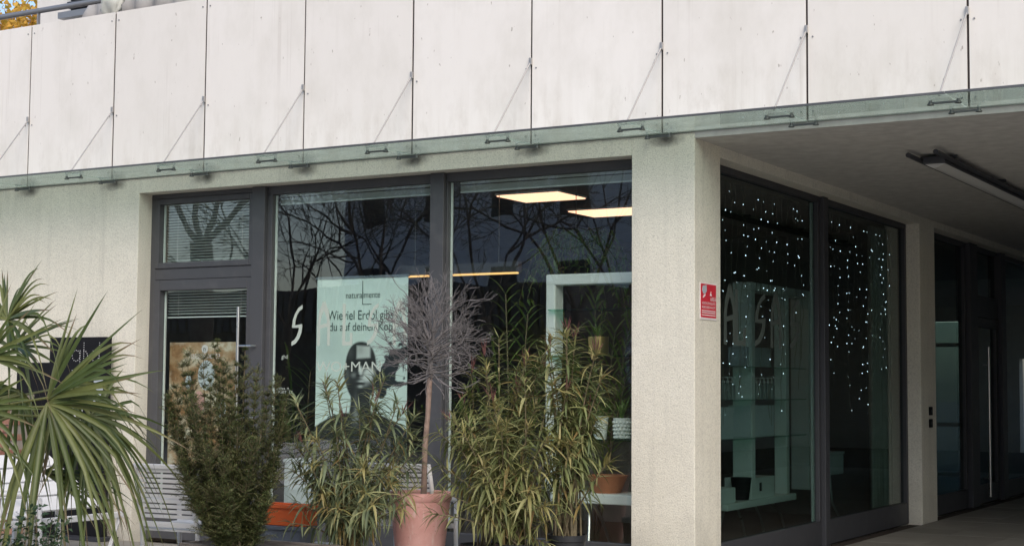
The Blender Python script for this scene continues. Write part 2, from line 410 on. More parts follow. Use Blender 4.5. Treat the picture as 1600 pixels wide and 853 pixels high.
def blade(base, d, n, L, W, droop, fold=.22, segs=6, kink=0, taper=1.0):
    """one long pointed leaf as world-space verts/faces"""
    base, d, n = Vector(base), Vector(d).normalized(), Vector(n); s = d.cross(n)
    if s.length < 1e-4: s = d.orthogonal()
    s.normalize(); n = s.cross(d); V = []; F = []
    for i in range(segs + 1):
        t = i / segs; p = base + d * (L * t) + Vector((0, 0, -droop * L * t * t - kink * L * max(0, t - .5) ** 2 * 3)) 
        wd = W * min(1, .35 + 2.6 * t) * (1 - t ** 2.2 * taper) + .0006
        V += [p - s * wd / 2 + n * wd * fold, p, p + s * wd / 2 + n * wd * fold]
    for i in range(segs):
        a = i * 3; F += [(a, a + 1, a + 4, a + 3), (a + 1, a + 2, a + 5, a + 4)]
    return V, F

def branches(p, d, L, r, depth, out, spread=.6, ratio=.72, n=(2, 3), curl=.25, up=.12, minr=.004, rnd=random):
    """recursive bare branching into tube segments"""
    q = Vector(p); d = Vector(d).normalized(); k = 3
    for i in range(k):
        d2 = (d + Vector((rnd.gauss(0, curl), rnd.gauss(0, curl), rnd.gauss(0, curl) + up)) * .5).normalized()
        e = q + d2 * (L / k); ra = r * (1 - .3 * i / k); rb = r * (1 - .3 * (i + 1) / k)
        out.append((*q, *e, max(minr, ra), max(minr, rb))); q = e; d = d2
        if depth > 0 and i > 0 and rnd.random() < .5:
            b = (d + Vector((rnd.gauss(0, 1), rnd.gauss(0, 1), rnd.gauss(0, .7))).normalized() * spread * 1.2).normalized()
            branches(q, b, L * ratio * .8, r * .45, depth - 1, out, spread, ratio, n, curl, up, minr, rnd)
    if depth > 0:
        for _ in range(rnd.randint(*n)):
            b = (d + Vector((rnd.gauss(0, 1), rnd.gauss(0, 1), rnd.gauss(0, .8))).normalized() * spread).normalized()
            branches(q, b, L * ratio * rnd.uniform(.8, 1.15), r * .62, depth - 1, out, spread, ratio, n, curl, up, minr, rnd)

# ================================================================== SETTING
g = box('pavement', 'paving', None, -150, 150, -150, 150, -.3, -.03); tag(g, kind='structure')
pf = box('passage_floor', 'soil', None, -5.2, 4.2, .0, 30, -.029, -.012); tag(pf, kind='structure')
def shared(name, me, mat, parent, loc):
    o = bpy.data.objects.new(name, me); COL.objects.link(o); o.parent = parent; o.location = Vector(loc) - origin(parent); return o
mb = MB().box(-.297, .297, -.297, .297, -.02, 0)
sm_ = bpy.data.meshes.new('paving_slab'); sm_.from_pydata(mb.v, [], mb.f); sm_.materials.append(M['paving'])
for i in range(9):
    for j in range(30):
        shared('paving_slab', sm_, 'paving', pf, (-4.73 + i * .6, .32 + j * .6, random.uniform(0, .003)))
fp = box('forecourt', 'paving', None, -20, 8, -9, -.005, -.029, -.004); tag(fp, kind='structure')

# ================================================================== THE BUILDING
B = thing('shop_building', 'pale rendered shop building with a white panelled parapet, dark framed windows and covered passage', 'building', (-8, 3, 0))
XL, XR, ZH = -11.2, -5.61, 3.507
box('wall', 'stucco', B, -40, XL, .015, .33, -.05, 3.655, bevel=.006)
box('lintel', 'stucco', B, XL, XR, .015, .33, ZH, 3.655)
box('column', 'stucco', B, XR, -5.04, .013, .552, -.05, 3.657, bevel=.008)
box('beam', 'stucco_plain', B, -5.45, -5.042, .552, 6.535, 3.518, 3.655)
box('pier', 'stucco_plain', B, -5.5, -5.04, 6.535, 7.18, -.05, 3.612, bevel=.008)
box('beam', 'stucco_plain', B, -5.45, -5.042, 7.18, 28, 3.53, 3.655)
box('soffit', 'soffit', B, -5.042, 12, .02, 28, 3.611, 3.66)
box('floor_slab', 'soffit', B, -40, 12, .05, 16.2, 3.66, 4.25)  # stops short so daylight reaches the added opening in the lobby wall
box('floor_slab', 'soffit', B, -5.45, 12, 16.2, 28, 3.66, 4.25)
box('parapet_core', 'seam_dark', B, -40, 12, -.004, .16, 3.672, 5.405)
box('passage_wall', 'stucco_plain', B, 4.0, 4.3, .02, 28, -.05, 3.611)
box('passage_end_wall', 'stucco_plain', B, -5.2, -2.75, 27.6, 28, -.05, 3.611)
box('passage_end_wall', 'stucco_plain', B, -1.95, 4.0, 27.6, 28, -.05, 3.611)
box('passage_end_lintel', 'stucco_plain', B, -2.75, -1.95, 27.6, 28, 2.3, 3.611)
# upper storey, set back behind the terrace
uw = at(58, 20, Y=2.5).x
box('upper_wall', 'panel', B, uw, 12, 2.5, 2.8, 4.25, 8.2)
box('upper_wall', 'panel', B, uw, uw + .3, 2.8, 12, 4.25, 8.2)
lz = at(105, 28, Y=2.42)
sh = box('window_shutter', 'dark_metal', B, lz.x + .05, lz.x + 2.3, 2.43, 2.5, lz.z + .05, lz.z + 1.6)
for i in range(12):
    MB().box(lz.x + .05, lz.x + 2.3, 2.36, 2.428, lz.z + .10 + i * .12, lz.z + .185 + i * .12).build('slat', 'louver', sh, bevel=.006)
box('sill', 'rail_metal', B, lz.x, lz.x + 2.35, 2.26, 2.425, lz.z - .05, lz.z + .03)
# railing over the parapet
ra, rb = at(0, 27, Y=.08), at(165, 1, Y=.08); rz = (ra.z + rb.z) / 2
rl = smooth_angle(MB().tube([(-20, .08, rz), (-6.5, .08, rz)], .03, 10).build('railing', 'rail_metal', B))
for i in range(-5, 6):
    MB().bar((SEAM0 + PITCH * i * 2, .08, 5.40), (SEAM0 + PITCH * i * 2, .08, rz - .02), .035, .012).build('rail_post', 'rail_metal', rl)

# facade panels with rivets, tension rods, glass canopy
for n in range(-5, 12):
    x0, x1 = SEAM0 + n * PITCH + .009, SEAM0 + (n + 1) * PITCH - .009
    zt = 5.421 + random.uniform(-.002, .002)
    p = box('facade_panel', 'panel', B, x0, x1, -.012 + random.uniform(-.003, .003), .018, 3.668, zt, bevel=.001)
    mb = MB()
    for xx in (x0 + .035, x1 - .035):
        for zz in (5.36, 4.34, 3.73): mb.lathe((0, 0, 0), [(.008, 0), (.007, .003)], 8); 
    V = []; F = []
    for xx in (x0 + .04, x1 - .04):
        for zz in (5.33, 4.33, 3.74):
            b = len(V); V += [(xx + .007 * math.cos(a * math.pi / 3), -.020, zz + .007 * math.sin(a * math.pi / 3)) for a in range(6)]; V += [(v[0], -.010, v[2]) for v in V[b:b + 6]]
            F.append(tuple(range(b, b + 6))); F += [(b + i, b + 6 + i, b + 6 + (i + 1) % 6, b + (i + 1) % 6) for i in range(6)]
    np_obj('rivet', V, F, 'rail_metal', p)['kind'] = 'stuff'
    sx = x0 - .009
    rod = smooth_angle(MB().tube([(sx, -.02, 4.39), (sx - .09, -.50, 3.68)], .0075, 8).build('tension_rod', 'rod', B))
    MB().box(sx - .013, sx + .013, -.04, -.018, 4.36, 4.42).build('rod_bracket', 'rod', rod, bevel=.003)
    c = box('canopy_pane', 'canopy_glass', B, sx + .004, sx + PITCH - .004, -.69, -.012, 3.657, 3.667)
    box('edge_trim', 'clamp', c, sx + .002, sx + PITCH - .002, -.7, -.69, 3.654, 3.671)
    for yy, dx in ((-.47, -.06), (-.045, -.02)):
        k = MB().bar((sx + dx - .115, yy, 3.634), (sx + dx + .115, yy, 3.634), .016, .014)
        for s in (-1, 1): k.lathe((sx + dx + s * .1, yy, 3.618), [(.010, 0), (.024, .003), (.024, .012), (.012, .016), (.012, .037)], 12)
        smooth_angle(k.build('clamp', 'clamp', c))

# shop interior
RM = (-13.2, -5.5)
box('interior_floor', 'interior_floor', B, -13.2, -5.30, .26, 16, -.02, .015)
box('interior_ceiling', 'interior_ceiling', B, -13.2, -5.46, .34, 16, 3.475, 3.60)
box('interior_wall', 'interior_dark', B, -13.2, -5.55, 6.85, 7.0, .015, 3.535)
box('interior_wall', 'interior_dark', B, -13.4, -13.2, .34, 16, .015, 3.535)
box('interior_wall', 'soffit', B, -13.2, -8.2, 15.8, 16, .015, 3.535)
box('interior_wall', 'soffit', B, -6.75, -5.5, 15.8, 16, .015, 3.535)
box('interior_wall', 'soffit', B, -8.2, -6.75, 15.8, 16, 2.75, 3.535)
box('added_daylight_pane', 'dim_glass', B, -8.14, -6.81, 15.895, 15.905, .09, 2.74)  # tinted pane in an unseen opening added to show daylight through the lobby
for xx in (-8.2, -7.48, -6.81): box('added_daylight_frame', 'white_paint', B, xx, xx + .06, 15.86, 15.94, .02, 2.74)  # frame of that added opening
for zz in (.02, .9, 2.3): box('added_daylight_frame', 'white_paint', B, -8.14, -6.81, 15.87, 15.93, zz, zz + .07)
box('interior_wall', 'soffit', B, -8.6, -8.4, 7.0, 15.8, .015, 3.535)

# front windows
FY = .20
def frame_bars(name, bars, parent, mat='frame', y0=FY, y1=.29, bevel=.005):
    m = MB()
    for i, (a, b, c, d) in enumerate(bars): m.box(a, b, y0 - .002 * (i % 2), y1 + .002 * (i % 2), c, d)
    return m.build(name, mat, parent, bevel=bevel)
fr = frame_bars('window_frame', [(XL, -11.13, .0, ZH), (XL + .07, -9.83, 3.455, ZH - .002), (-9.665, -7.725, 3.425, ZH - .002), (-7.575, XR, 3.425, ZH - .002),
        (-9.665, -7.725, .02, .27), (-7.575, XR, .02, .27), (-9.665, -9.605, .27, 3.425), (-7.740, -7.725, .27, 3.425), (-7.575, -7.560, .27, 3.425), (-5.68, XR, .27, 3.425),
        (-11.13, -9.83, 2.625, 2.74)], B)
for xx in (-9.745, -7.65): box('mullion', 'frame', fr, xx - .08 if xx < -9 else xx - .074, xx + .08 if xx < -9 else xx + .074, .155, .30, .0, ZH - .001, bevel=.006)
g1 = box('pane', 'glass', fr, -9.61, -7.735, .238, .25, .265, 3.43)
g2 = box('pane', 'glass', fr, -7.565, -5.675, .238, .25, .265, 3.43)
m = MB()
for a in ((-11.128, -11.075, 2.742, 3.453), (-9.885, -9.832, 2.742, 3.453), (-11.075, -9.885, 3.40, 3.453), (-11.075, -9.885, 2.742, 2.80)): m.box(a[0], a[1], .185, .275, a[2], a[3])
tr = m.build('transom_frame', 'frame', fr, bevel=.004)
box('transom_pane', 'glass', fr, -11.08, -9.88, .238, .25, 2.795, 3.405)
# spacer strips, the pale edge of the double glazing
for x0 in (-9.604, -7.558, -11.074):
    box('spacer', 'shelf_white', fr, x0, x0 + .016, .252, .268, .30 if x0 > -11 else 2.80, 3.42 if x0 > -11 else 3.40)
# entrance door
dr = MB()
for a in ((-11.125, -11.04, .02, 2.62), (-9.89, -9.833, .02, 2.62), (-11.04, -9.89, 2.515, 2.62), (-11.04, -9.89, .02, .30)): dr.box(a[0], a[1], .175, .27, a[2], a[3])
dr = dr.build('entrance_door', 'frame', B, bevel=.005)
box('door_pane', 'glass', dr, -11.045, -9.885, .236, .248, .295, 2.52)
box('spacer', 'shelf_white', dr, -11.038, -11.02, .25, .265, .30, 2.51)
hd = smooth_angle(MB().tube([(-9.925, .10, .95), (-9.925, .10, 2.325)], .0165, 14).build('door_handle', 'steel', dr))
for zz in (1.945, 1.25): MB().tube([(-9.93, .10, zz), (-9.76, .10, zz), (-9.745, .155, zz)], .010, 8).build('handle_bracket', 'steel', hd)
# lettering on the middle window
LY = .234
def letter(name, polys, x, z, sc, parent=g1):
    mb = MB()
    for i, p in enumerate(polys):
        mb.prism([(x + u * sc[0], z + v * sc[1]) for u, v in p], lambda u, v, t: (u, LY + t - .0007 * i, v), .002)
    return mb.build(name, 'lettering', parent)
Sp = []
up_arc = [(1.0, 1.0), (.72, .94), (.45, .84), (.28, .70), (.2, .52)]
def S_poly():
    o = [(1.0, 1.0), (.62, .90), (.30, .75), (.10, .60), (.04, .44), (.68, .44), (.68, .40), (.60, .24), (.40, .10), (.0, .0),
         (.0, .10)]
    return [[(1, 1), (.60, .92), (.28, .78), (.08, .62), (.03, .44), (.30, .50), (.34, .62), (.48, .75), (.72, .85), (1, .90)],
            [(.03, .44), (.03, .50), (.30, .50), (1.0, .53), (1.0, .44)],
            [(0, 0), (0, .10), (.28, .15), (.50, .24), (.66, .36), (.70, .445), (1.0, .445), (.95, .32), (.75, .18), (.42, .06)]]
A_poly = [ribbon([(.1, 0), (.1, .50), (.2, .75), (.5, 1.0)], .22), ribbon([(.9, 0), (.9, .50), (.8, .75), (.5, 1.0)], .22), [(.15, .40), (.85, .46), (.85, .55), (.15, .49)]]
L_poly = [[(0, 0), (0, 1), (.28, 1), (.28, 0)], [(.28, 0), (.28, .09), (.72, .09), (.72, .30), (.95, .30), (.95, 0)]]
xs = [at(p, 510, Y=LY).x for p in (456, 496, 535, 574, 614)]
for nm, x, pl in zip('SALSA', xs, (S_poly(), A_poly, L_poly, S_poly(), A_poly)):
    letter('letter', pl, x, 1.945, (.125 if nm != 'A' else .15, .395))
q = at(494, 580, Y=LY); q2 = at(595, 580, Y=LY)
text('letter', 'WO+MAN', 'lettering', g1, (q.x, LY - .001, q.z), .135, width=q2.x - q.x)
q = at(440, 560, Y=LY); text('letter', 'ghd', 'lettering', g1, (q.x, LY - .001, q.z), .055)
q = at(431, 609, Y=LY); text('letter', 'HOOVA  M', 'lettering', g1, (q.x, LY - .001, q.z), .035, width=.16)
q = at(432, 614, Y=LY); text('letter', 'DUBT  LE', 'lettering', g1, (q.x, LY - .001, q.z), .035, width=.20)

# side windows along the passage
SX = -5.2
def side_box(m, y0, y1, z0, z1, d0=0., d1=.09): return m.box(SX - d1, SX + d0, y0, y1, z0, z1)
m = MB(); 
for i, a in enumerate(((.552, .61, .0, 3.517), (.61, 3.5, 3.455, 3.517), (3.63, 6.47, 3.455, 3.517), (6.47, 6.535, .0, 3.517), (.61, 3.5, .0, .245), (3.63, 6.47, .0, .245), (3.44, 3.5, .245, 3.455))): side_box(m, *a)
sf = m.build('side_window_frame', 'dark_metal', B, bevel=.005)
box('mullion', 'dark_metal', sf, SX - .11, SX + .045, 3.5, 3.63, .0, 3.516, bevel=.006)
box('side_pane', 'side_glass', sf, SX - .05, SX - .038, .605, 3.445, .24, 3.46)
box('side_pane', 'side_glass', sf, SX - .05, SX - .038, 3.62, 6.475, .24, 3.46)
box('spacer', 'shelf_white', sf, SX - .075, SX - .052, 3.405, 3.438, .25, 3.45)
q = at(1128, 530, x=-5.3)
for nm, px, pl in (('A', 1130, A_poly), ('L', 1147, L_poly), ('S', 1178, S_poly()), ('A', 1203, A_poly), ('S', 1233, S_poly())):
    a_ = at(px, 543, x=-5.245); mb = MB()
    for i, p in enumerate(pl): mb.prism([(a_.y + u * .26, 1.955 + v * .50) for u, v in p], lambda u, v, t: (-5.2365 + t + .0007 * i, u, v), .002)
    mb.build('letter', 'side_letter', sf)
# passage entrance further back
m = MB()
for a in ((7.18, 7.24, 0, 3.53), (7.24, 9.28, 3.46, 3.53), (7.24, 9.28, 0, .25), (9.72, 11.06, 3.46, 3.53), (9.72, 11.06, 2.56, 2.86), (11.36, 14.5, 3.46, 3.53), (11.36, 14.5, 0, .25), (9.22, 9.28, .25, 3.46), (14.5, 14.8, 0, 3.53), (14.8, 22, 0, .25), (14.8, 22, 3.46, 3.53)): side_box(m, *a)
ef = m.build('passage_entrance_frame', 'dark_metal', B, bevel=.005)
for a in ((9.30, 9.70), (11.08, 11.34)): box('post', 'dark_metal', ef, SX - .1, SX + .06, a[0], a[1], 0, 3.529, bevel=.006)
box('side_pane', 'side_glass', ef, SX - .05, SX - .038, 7.235, 9.225, .245, 3.465)
box('side_pane', 'side_glass', ef, SX - .05, SX - .038, 11.355, 14.5, .245, 3.465)
box('side_pane', 'side_glass', ef, SX - .05, SX - .038, 14.8, 22, .245, 3.465)
box('transom_pane', 'side_glass', ef, SX - .05, SX - .038, 9.715, 11.065, 2.855, 3.465)
m = MB()
for a in ((9.73, 9.87, .02, 2.55), (10.91, 11.05, .02, 2.55), (9.87, 10.91, 2.42, 2.55), (9.87, 10.91, .02, .27)): side_box(m, *a, .01, .07)
pd = m.build('passage_door', 'dark_metal', B, bevel=.005)
box('door_pane', 'side_glass', pd, SX - .04, SX - .028, 9.865, 10.915, .265, 2.425)
ph = smooth_angle(MB().tube([(SX + .09, 10.12, .10), (SX + .09, 10.12, 2.15)], .018, 12).build('door_handle', 'steel', pd))
for zz in (.35, 1.9): MB().tube([(SX + .09, 10.12, zz), (SX + .011, 10.12, zz)], .01, 8).build('handle_bracket', 'steel', ph)

# ================================================================== FIXTURES
def ceiling_lamp(x0, x1, y0, y1, label):
    t = thing('ceiling_light', label, 'ceiling light', ((x0 + x1) / 2, (y0 + y1) / 2, 3.475), 'lit square panels on the shop ceiling')
    box('diffuser', 'lamp_panel', t, x0, x1, y0, y1, 3.445, 3.455)
    box('frame', 'white_paint', t, x0 - .012, x1 + .012, y0 - .012, y1 + .012, 3.456, 3.474)
ceiling_lamp(-7.83, -7.14, 1.50, 2.08, 'lit square ceiling panel nearer the glass, left of the other lit panel')
ceiling_lamp(-7.85, -6.95, 3.02, 3.62, 'lit square ceiling panel deeper in the shop, half hidden behind the column')
t = thing('strip_light', 'slim lit warm lamp hanging level behind the bare topiary crown', 'lamp', (-8.2, 1.5, 2.68))
box('housing', 'interior_dark', t, -8.95, -7.56, 1.46, 1.54, 2.69, 2.79); box('tube', 'lamp_strip', t, -8.9, -7.58, 1.485, 1.515, 2.672, 2.689)
for xx in (-8.8, -7.8): MB().tube([(xx, 1.5, 2.79), (xx, 1.5, 3.534)], .004, 6).build('cable', 'clamp', t)
t = thing('passage_light', 'dark twin-rail strip lamp with an unlit diffuser under the passage ceiling', 'lamp', (-3.56, 4, 3.61))
for xx in (-3.69, -3.43): smooth_angle(MB().tube([(xx, 1.42 if xx < -3.6 else 1.32, 3.56), (xx, 9.5, 3.56)], .022, 10).build('rail', 'dark_metal', t))
for k in range(5): box('bracket', 'dark_metal', t, -3.72, -3.40, 1.9 + k * 1.8, 1.94 + k * 1.8, 3.585, 3.61)
box('housing', 'dark_metal', t, -3.66, -3.46, 1.74, 9.3, 3.525, 3.585, bevel=.01)
smooth_angle(MB().prism([(-.085 + .17 * i / 8, -.035 * math.sin(math.pi * i / 8)) for i in range(9)], lambda u, v, w_: (-3.56 + u, 1.77 + w_, 3.523 + v), 7.4).build('diffuser', 'diffuser', t))

def venetian(x0, x1, zb, zt, y, label, pitch):
    t = thing('venetian_blind', label, 'blind', ((x0 + x1) / 2, y, zt))
    box('headrail', 'blind', t, x0, x1, y - .015, y + .02, zt - .02, zt)
    me = None; n = int((zt - .03 - zb) / pitch)
    for i in range(n):
        z = zt - .04 - i * pitch
        if me is None:
            m = MB(Matrix.Rotation(R(-28), 4, 'X')).box(-(x1 - x0) / 2, (x1 - x0) / 2, -.0125, .0125, -.0006, .0006)
            me = bpy.data.meshes.new('slat'); me.from_pydata(m.v, [], m.f); me.materials.append(M['blind'])
        shared('slat', me, 'blind', t, ((x0 + x1) / 2, y, z))
    for xx in (x0 + .15, x1 - .15): MB().tube([(xx, y - .016, zt - .02), (xx, y - .016, zb + .02)], .0015, 5).build('cord', 'sign_white', t)
    box('bottom_rail', 'blind', t, x0, x1, y - .012, y + .012, zb, zb + .012)
venetian(-11.06, -9.90, 2.80, 3.41, .30, 'closed pale blind filling the window above the glass door', .0285)
venetian(-11.03, -9.90, 2.24, 2.52, .30, 'short pale blind lowered over the top of the glass door', .0285)
venetian(-9.60, -7.78, 3.33, 3.43, .33, 'drawn-up pale blind along the top of the middle window', .012)
venetian(-7.50, -5.68, 3.33, 3.43, .33, 'drawn-up pale blind along the top of the window beside the column', .012)

# red notice on the column
t = thing('warning_sign', 'small red surveillance notice with a camera symbol on the side of the column', 'sign', (-5.04, .275, 2.29))
box('panel', 'sign_white', t, -5.039, -5.033, .11, .44, 2.135, 2.437, bevel=.001)
box('red_face', 'sign_red', t, -5.0335, -5.0315, .118, .434, 2.152, 2.428)
def sgn(name, poly, mat): MB().prism(poly, lambda u, v, w_: (-5.0318 + w_, .118 + u * .316, 2.152 + v * .276), .002).build(name, mat, t)
sgn('camera_symbol', [(.08, .80), (.12, .93), (.36, .98), (.38, .80), (.30, .72), (.16, .70)], 'sign_grey')
sgn('camera_symbol', [(.12, .58), (.16, .58), (.30, .66), (.28, .71), (.18, .66)], 'sign_white')
sgn('arrow_symbol', [(.58, .66), (.72, .66), (.67, .72), (.65, .80), (.62, .72)], 'sign_white')
for body, z, size, wd in (('AREA', 2.152 + .50 * .276, .05, .12), ('VIDEOSORVEGLIATA', 2.152 + .39 * .276, .03, .28), ('VIDEOÜBERWACHT', 2.152 + .27 * .276, .03, .28)):
    text('lettering', body, 'sign_white', t, (-5.0312, .118 + (.6 * .316 if body == 'AREA' else .018), z), size, (0, 1, 0), (0, 0, 1), wd)
for zz in (.06, .13, .19): sgn('small_print', [(.06, zz), (.94, zz), (.94, zz + .025), (.06, zz + .025)], 'sign_white')
for z0, lab in ((1.26, 'upper small black intercom on the passage pier'), (1.115, 'lower small black intercom on the passage pier')):
    t = thing('intercom', lab, 'intercom', (-5.04, 6.89, z0), 'intercoms on the passage pier')
    box('case', 'black_board', t, -5.039, -5.02, 6.84, 6.95, z0, z0 + .10, bevel=.004); box('button', 'dark_metal', t, -5.0205, -5.016, 6.88, 6.91, z0 + .035, z0 + .065)

# advertising board, brick pier
t = thing('advert_board', 'tall black advertising board behind the palm, propped against the pale wall', 'sign', (-11.95, -.08, 0))
bx0, bx1 = at(82, 560, Y=-.1).x, at(170, 560, Y=-.1).x
box('panel', 'black_board', t, bx0, bx1, -.14, -.06, .03, 2.04, bevel=.004)
box('side_panel', 'black_board', t, at(28, 600, Y=-.1).x, bx0 - .01, -.12, -.05, .03, 1.78, bevel=.004)
box('foot', 'dark_metal', t, at(89, 843, Y=-.15).x, bx1 + .12, -.28, -.02, .0, .03)
box('picture', 'sign_grey', t, bx1 - .16, bx1 - .03, -.1425, -.139, 1.25, 1.63)
box('picture', 'diffuser', t, bx0 + .36, bx0 + .50, -.1425, -.139, 1.15, 1.42)
V = []; F = []
def dots(pts):
    for x, z in pts:
        b = len(V); V.extend([(x + .006 * math.cos(a * math.pi / 3), -.1435, z + .006 * math.sin(a * math.pi / 3)) for a in range(6)]); F.append(tuple(range(b, b + 6))[::-1])
ox = at(113, 545, Y=-.14).x; oz = 1.80
ring = lambda cx, cz, r, n=12: [(cx + r * math.cos(2 * math.pi * i / n), cz + r * math.sin(2 * math.pi * i / n)) for i in range(n)]
dots(ring(ox + .06, oz + .05, .055)); dots([(ox + .117, oz + .10 - .022 * i) for i in range(9)]); dots(ring(ox + .06, oz - .10, .05, 12)[6:])
dots([(ox + .17, oz + .18 - .022 * i) for i in range(9)]); dots([(ox + .17 + .05 * math.sin(a), oz + .055 + .045 * math.cos(a)) for a in (0, .6, 1.2)]); dots([(ox + .225, oz + .05 - .022 * i) for i in range(4)])
dots(ring(ox + .33, oz + .05, .055)); dots([(ox + .39, oz + .18 - .022 * i) for i in range(9)])
np_obj('lettering', V, F, 'silver_dot', t)
t = thing('brick_pier', 'low brick pier with a stone cap at the left edge behind the palm', 'pier', (-13.3, -.25, 0))
px1 = at(27, 660, Y=-.3).x
box('mortar', 'cap_stone', t, px1 - .9, px1 - .012, -.288, -.01, 0, 1.38)
bm_ = MB().box(-.12, .12, -.06, .06, -.033, .033); bme = bpy.data.meshes.new('brick'); bme.from_pydata(bm_.v, [], bm_.f); bme.materials.append(M['brick'])
for r_ in range(17):
    for c_ in range(4):
        shared('brick', bme, 'brick', t, (px1 - .125 - c_ * .255 - (.12 if r_ % 2 else 0) + random.uniform(-.004, .004), -.245 + random.uniform(-.006, .003), .045 + r_ * .08))
box('cap', 'cap_stone', t, px1 - .95, px1 + .04, -.34, -.008, 1.38, 1.45, bevel=.01)

# roll-up banner inside the window
BY = .5
b0, b1 = at(496, 437, Y=BY), at(638, 432, Y=BY); bz0, bz1 = .14, b0.z
t = thing('banner', 'tall pale roll-up banner with a dark portrait standing behind the middle window', 'banner', ((b0.x + b1.x) / 2, BY, 0))
W_, H_ = b1.x - b0.x, bz1 - bz0
# printed sheet: portrait computed as flat ink on a fine grid
nx, nz = 120, 270
uu, vv = np.meshgrid(np.linspace(0, 1, nx + 1), np.linspace(0, 1, nz + 1))
pxx = 496 + uu * 142; pyy = 437 + (1 - vv) * (bz1 - bz0) / (W_ / 142 / 1.0) * 1.0
mm = 142 / W_; X = uu * W_; Z = (1 - vv) * H_            # metres from the top left corner
U = 496 + uu * 142; Vp = 430 + Z * 172          # proportions as printed
def soft(v, e): return np.clip(.5 - v / e, 0, 1)
def G(x, y, sx, sy, a=0):
    dx, dy = U - x, Vp - y; c, s_ = math.cos(a), math.sin(a); return np.exp(-(((dx * c + dy * s_) / sx) ** 2 + ((-dx * s_ + dy * c) / sy) ** 2))
hwid = np.where(Vp < 590, 24.5, 24.5 - .0032 * np.clip(Vp - 590, 0, 99) ** 2)
head = soft((np.abs((U - 567) / np.maximum(hwid, 3)) ** 2.3 + np.abs((Vp - 586) / 51) ** 2.5) ** .42 - 1, .06)
ears = np.maximum(soft(np.hypot((U - 544) / 3.4, (Vp - 588) / 11) - 1, .4), soft(np.hypot((U - 590.5) / 3.0, (Vp - 588) / 11) - 1, .4))
neck = soft(np.abs(U - 567) - 15 - .12 * np.clip(Vp - 635, 0, 50), 2) * soft(620 - Vp, 3) * soft(Vp - 690, 8)
shd = soft(np.abs(U - 565) - 17 - 9.0 * np.clip(Vp - 652, 0, 90) ** .55, 4) * soft(652 - Vp, 5)
ink = np.maximum.reduce([head, ears, neck, shd])
lum = .035 + .06 * G(550, 553, 5, 10) + .10 * G(546, 590, 3, 14) + .05 * G(585, 600, 4, 14)
fh = soft(np.maximum(np.abs(U - 571) - 10.5, np.abs(Vp - 552) - 10 + .06 * (U - 571)), 3.5)
lum = lum + .72 * fh * (1 - .3 * G(566, 548, 6, 8))
lum = lum + 1.5 * G(579, 590, 7.0, 10, .25) + 1.2 * G(567, 583, 2.4, 7) + .35 * G(572, 595, 5, 2.2) - .3 * G(567, 590.5, 5, 1.6)
lum = lum + .26 * G(556, 590, 4, 4) + .75 * G(568, 600, 5.0, 1.6) + .75 * G(567, 608.5, 4, 2.2) + .18 * G(575, 606, 3, 3) + .12 * G(560, 640, 3, 18)
lum = lum - .55 * G(578, 572, 7, 3.6) - .5 * G(556, 572, 7, 3.6) + .55 * G(578, 571, 1.6, 1.4) - .5 * G(567, 603.5, 7, 1.2)
lum = np.clip(lum + .25 * G(560, 660, 5, 10) + .16 * G(585, 670, 9, 6), .03, .8)
def fb(x, z): return np.sin(x * .23 + 2 * np.sin(z * .13)) * .5 + np.sin(z * .33 + 3 * np.sin(x * .17)) * .35 + np.sin((x + z) * .5) * .2
def cap(ax_, ay, bx, by, r0, r1):
    dx, dy = bx - ax_, by - ay; h = np.clip(((U - ax_) * dx + (Vp - ay) * dy) / (dx * dx + dy * dy), 0, 1)
    return np.hypot(U - ax_ - h * dx, Vp - ay - h * dy) - (r0 + (r1 - r0) * h)
spl = np.minimum.reduce([cap(620, 557, 646, 551, 10, 9), cap(617, 562, 605, 600, 10, 13), cap(603, 590, 599, 622, 10, 6), cap(610, 602, 642, 604, 5, 3), cap(632, 572, 633, 596, .8, .8), cap(598, 584, 592, 612, 5, 4)])
spl = soft(spl + 2.0 * fb(U, Vp), 1.0)
for a_, b_, r_ in ((606, 560, 3.2), (612, 538, 3.0), (609, 551, 1.4), (605, 574, 1.4), (597, 574, .8), (532, 597, .9), (628, 541, 4.0), (592, 563, .8), (612, 612, 1.2), (601, 545, .8), (622, 606, .9), (540, 588, .6), (598, 548, .7)):
    spl = np.maximum(spl, soft(np.hypot(U - a_, (Vp - b_)) - r_, 1.0))
spl = spl * (1 - .95 * soft(np.hypot(U - 628, Vp - 543.5) - 1.8, 1))
bgc = np.array([.80, .93, .88]); ink3 = bgc[None, None] * np.ones((nz + 1, nx + 1, 1))
fc = lum[..., None] * np.array([.95, 1.0, .97]); ink3 = ink3 * (1 - ink[..., None]) + fc * ink[..., None]
ink3 = ink3 * (1 - spl[..., None]) + np.array([.03, .035, .04]) * spl[..., None]
# grid sheet plus a plain back so the banner has thickness
Vv = np.stack([b0.x + X, np.full_like(X, BY), bz1 - Z], -1).reshape(-1, 3)
idx = np.arange((nx + 1) * (nz + 1)).reshape(nz + 1, nx + 1)
Fq = np.stack([idx[:-1, :-1], idx[:-1, 1:], idx[1:, 1:], idx[1:, :-1]], -1).reshape(-1, 4)
po = np_obj('printed_sheet', Vv, Fq, 'portrait_print', t)
ca = po.data.color_attributes.new('Ink', 'FLOAT_COLOR', 'POINT')
ca.data.foreach_set('color', np.concatenate([ink3, np.ones_like(ink3[..., :1])], -1).astype(np.float32).ravel())
box('backing', 'banner_white', t, b0.x, b1.x, BY + .001, BY + .003, bz0, bz1)
box('top_rail', 'steel', t, b0.x - .01, b1.x + .01, BY - .012, BY + .012, bz1 + .001, bz1 + .022)
box('base', 'steel', t, b0.x - .02, b1.x + .02, BY - .06, BY + .06, .02, bz0 - .002, bevel=.015)
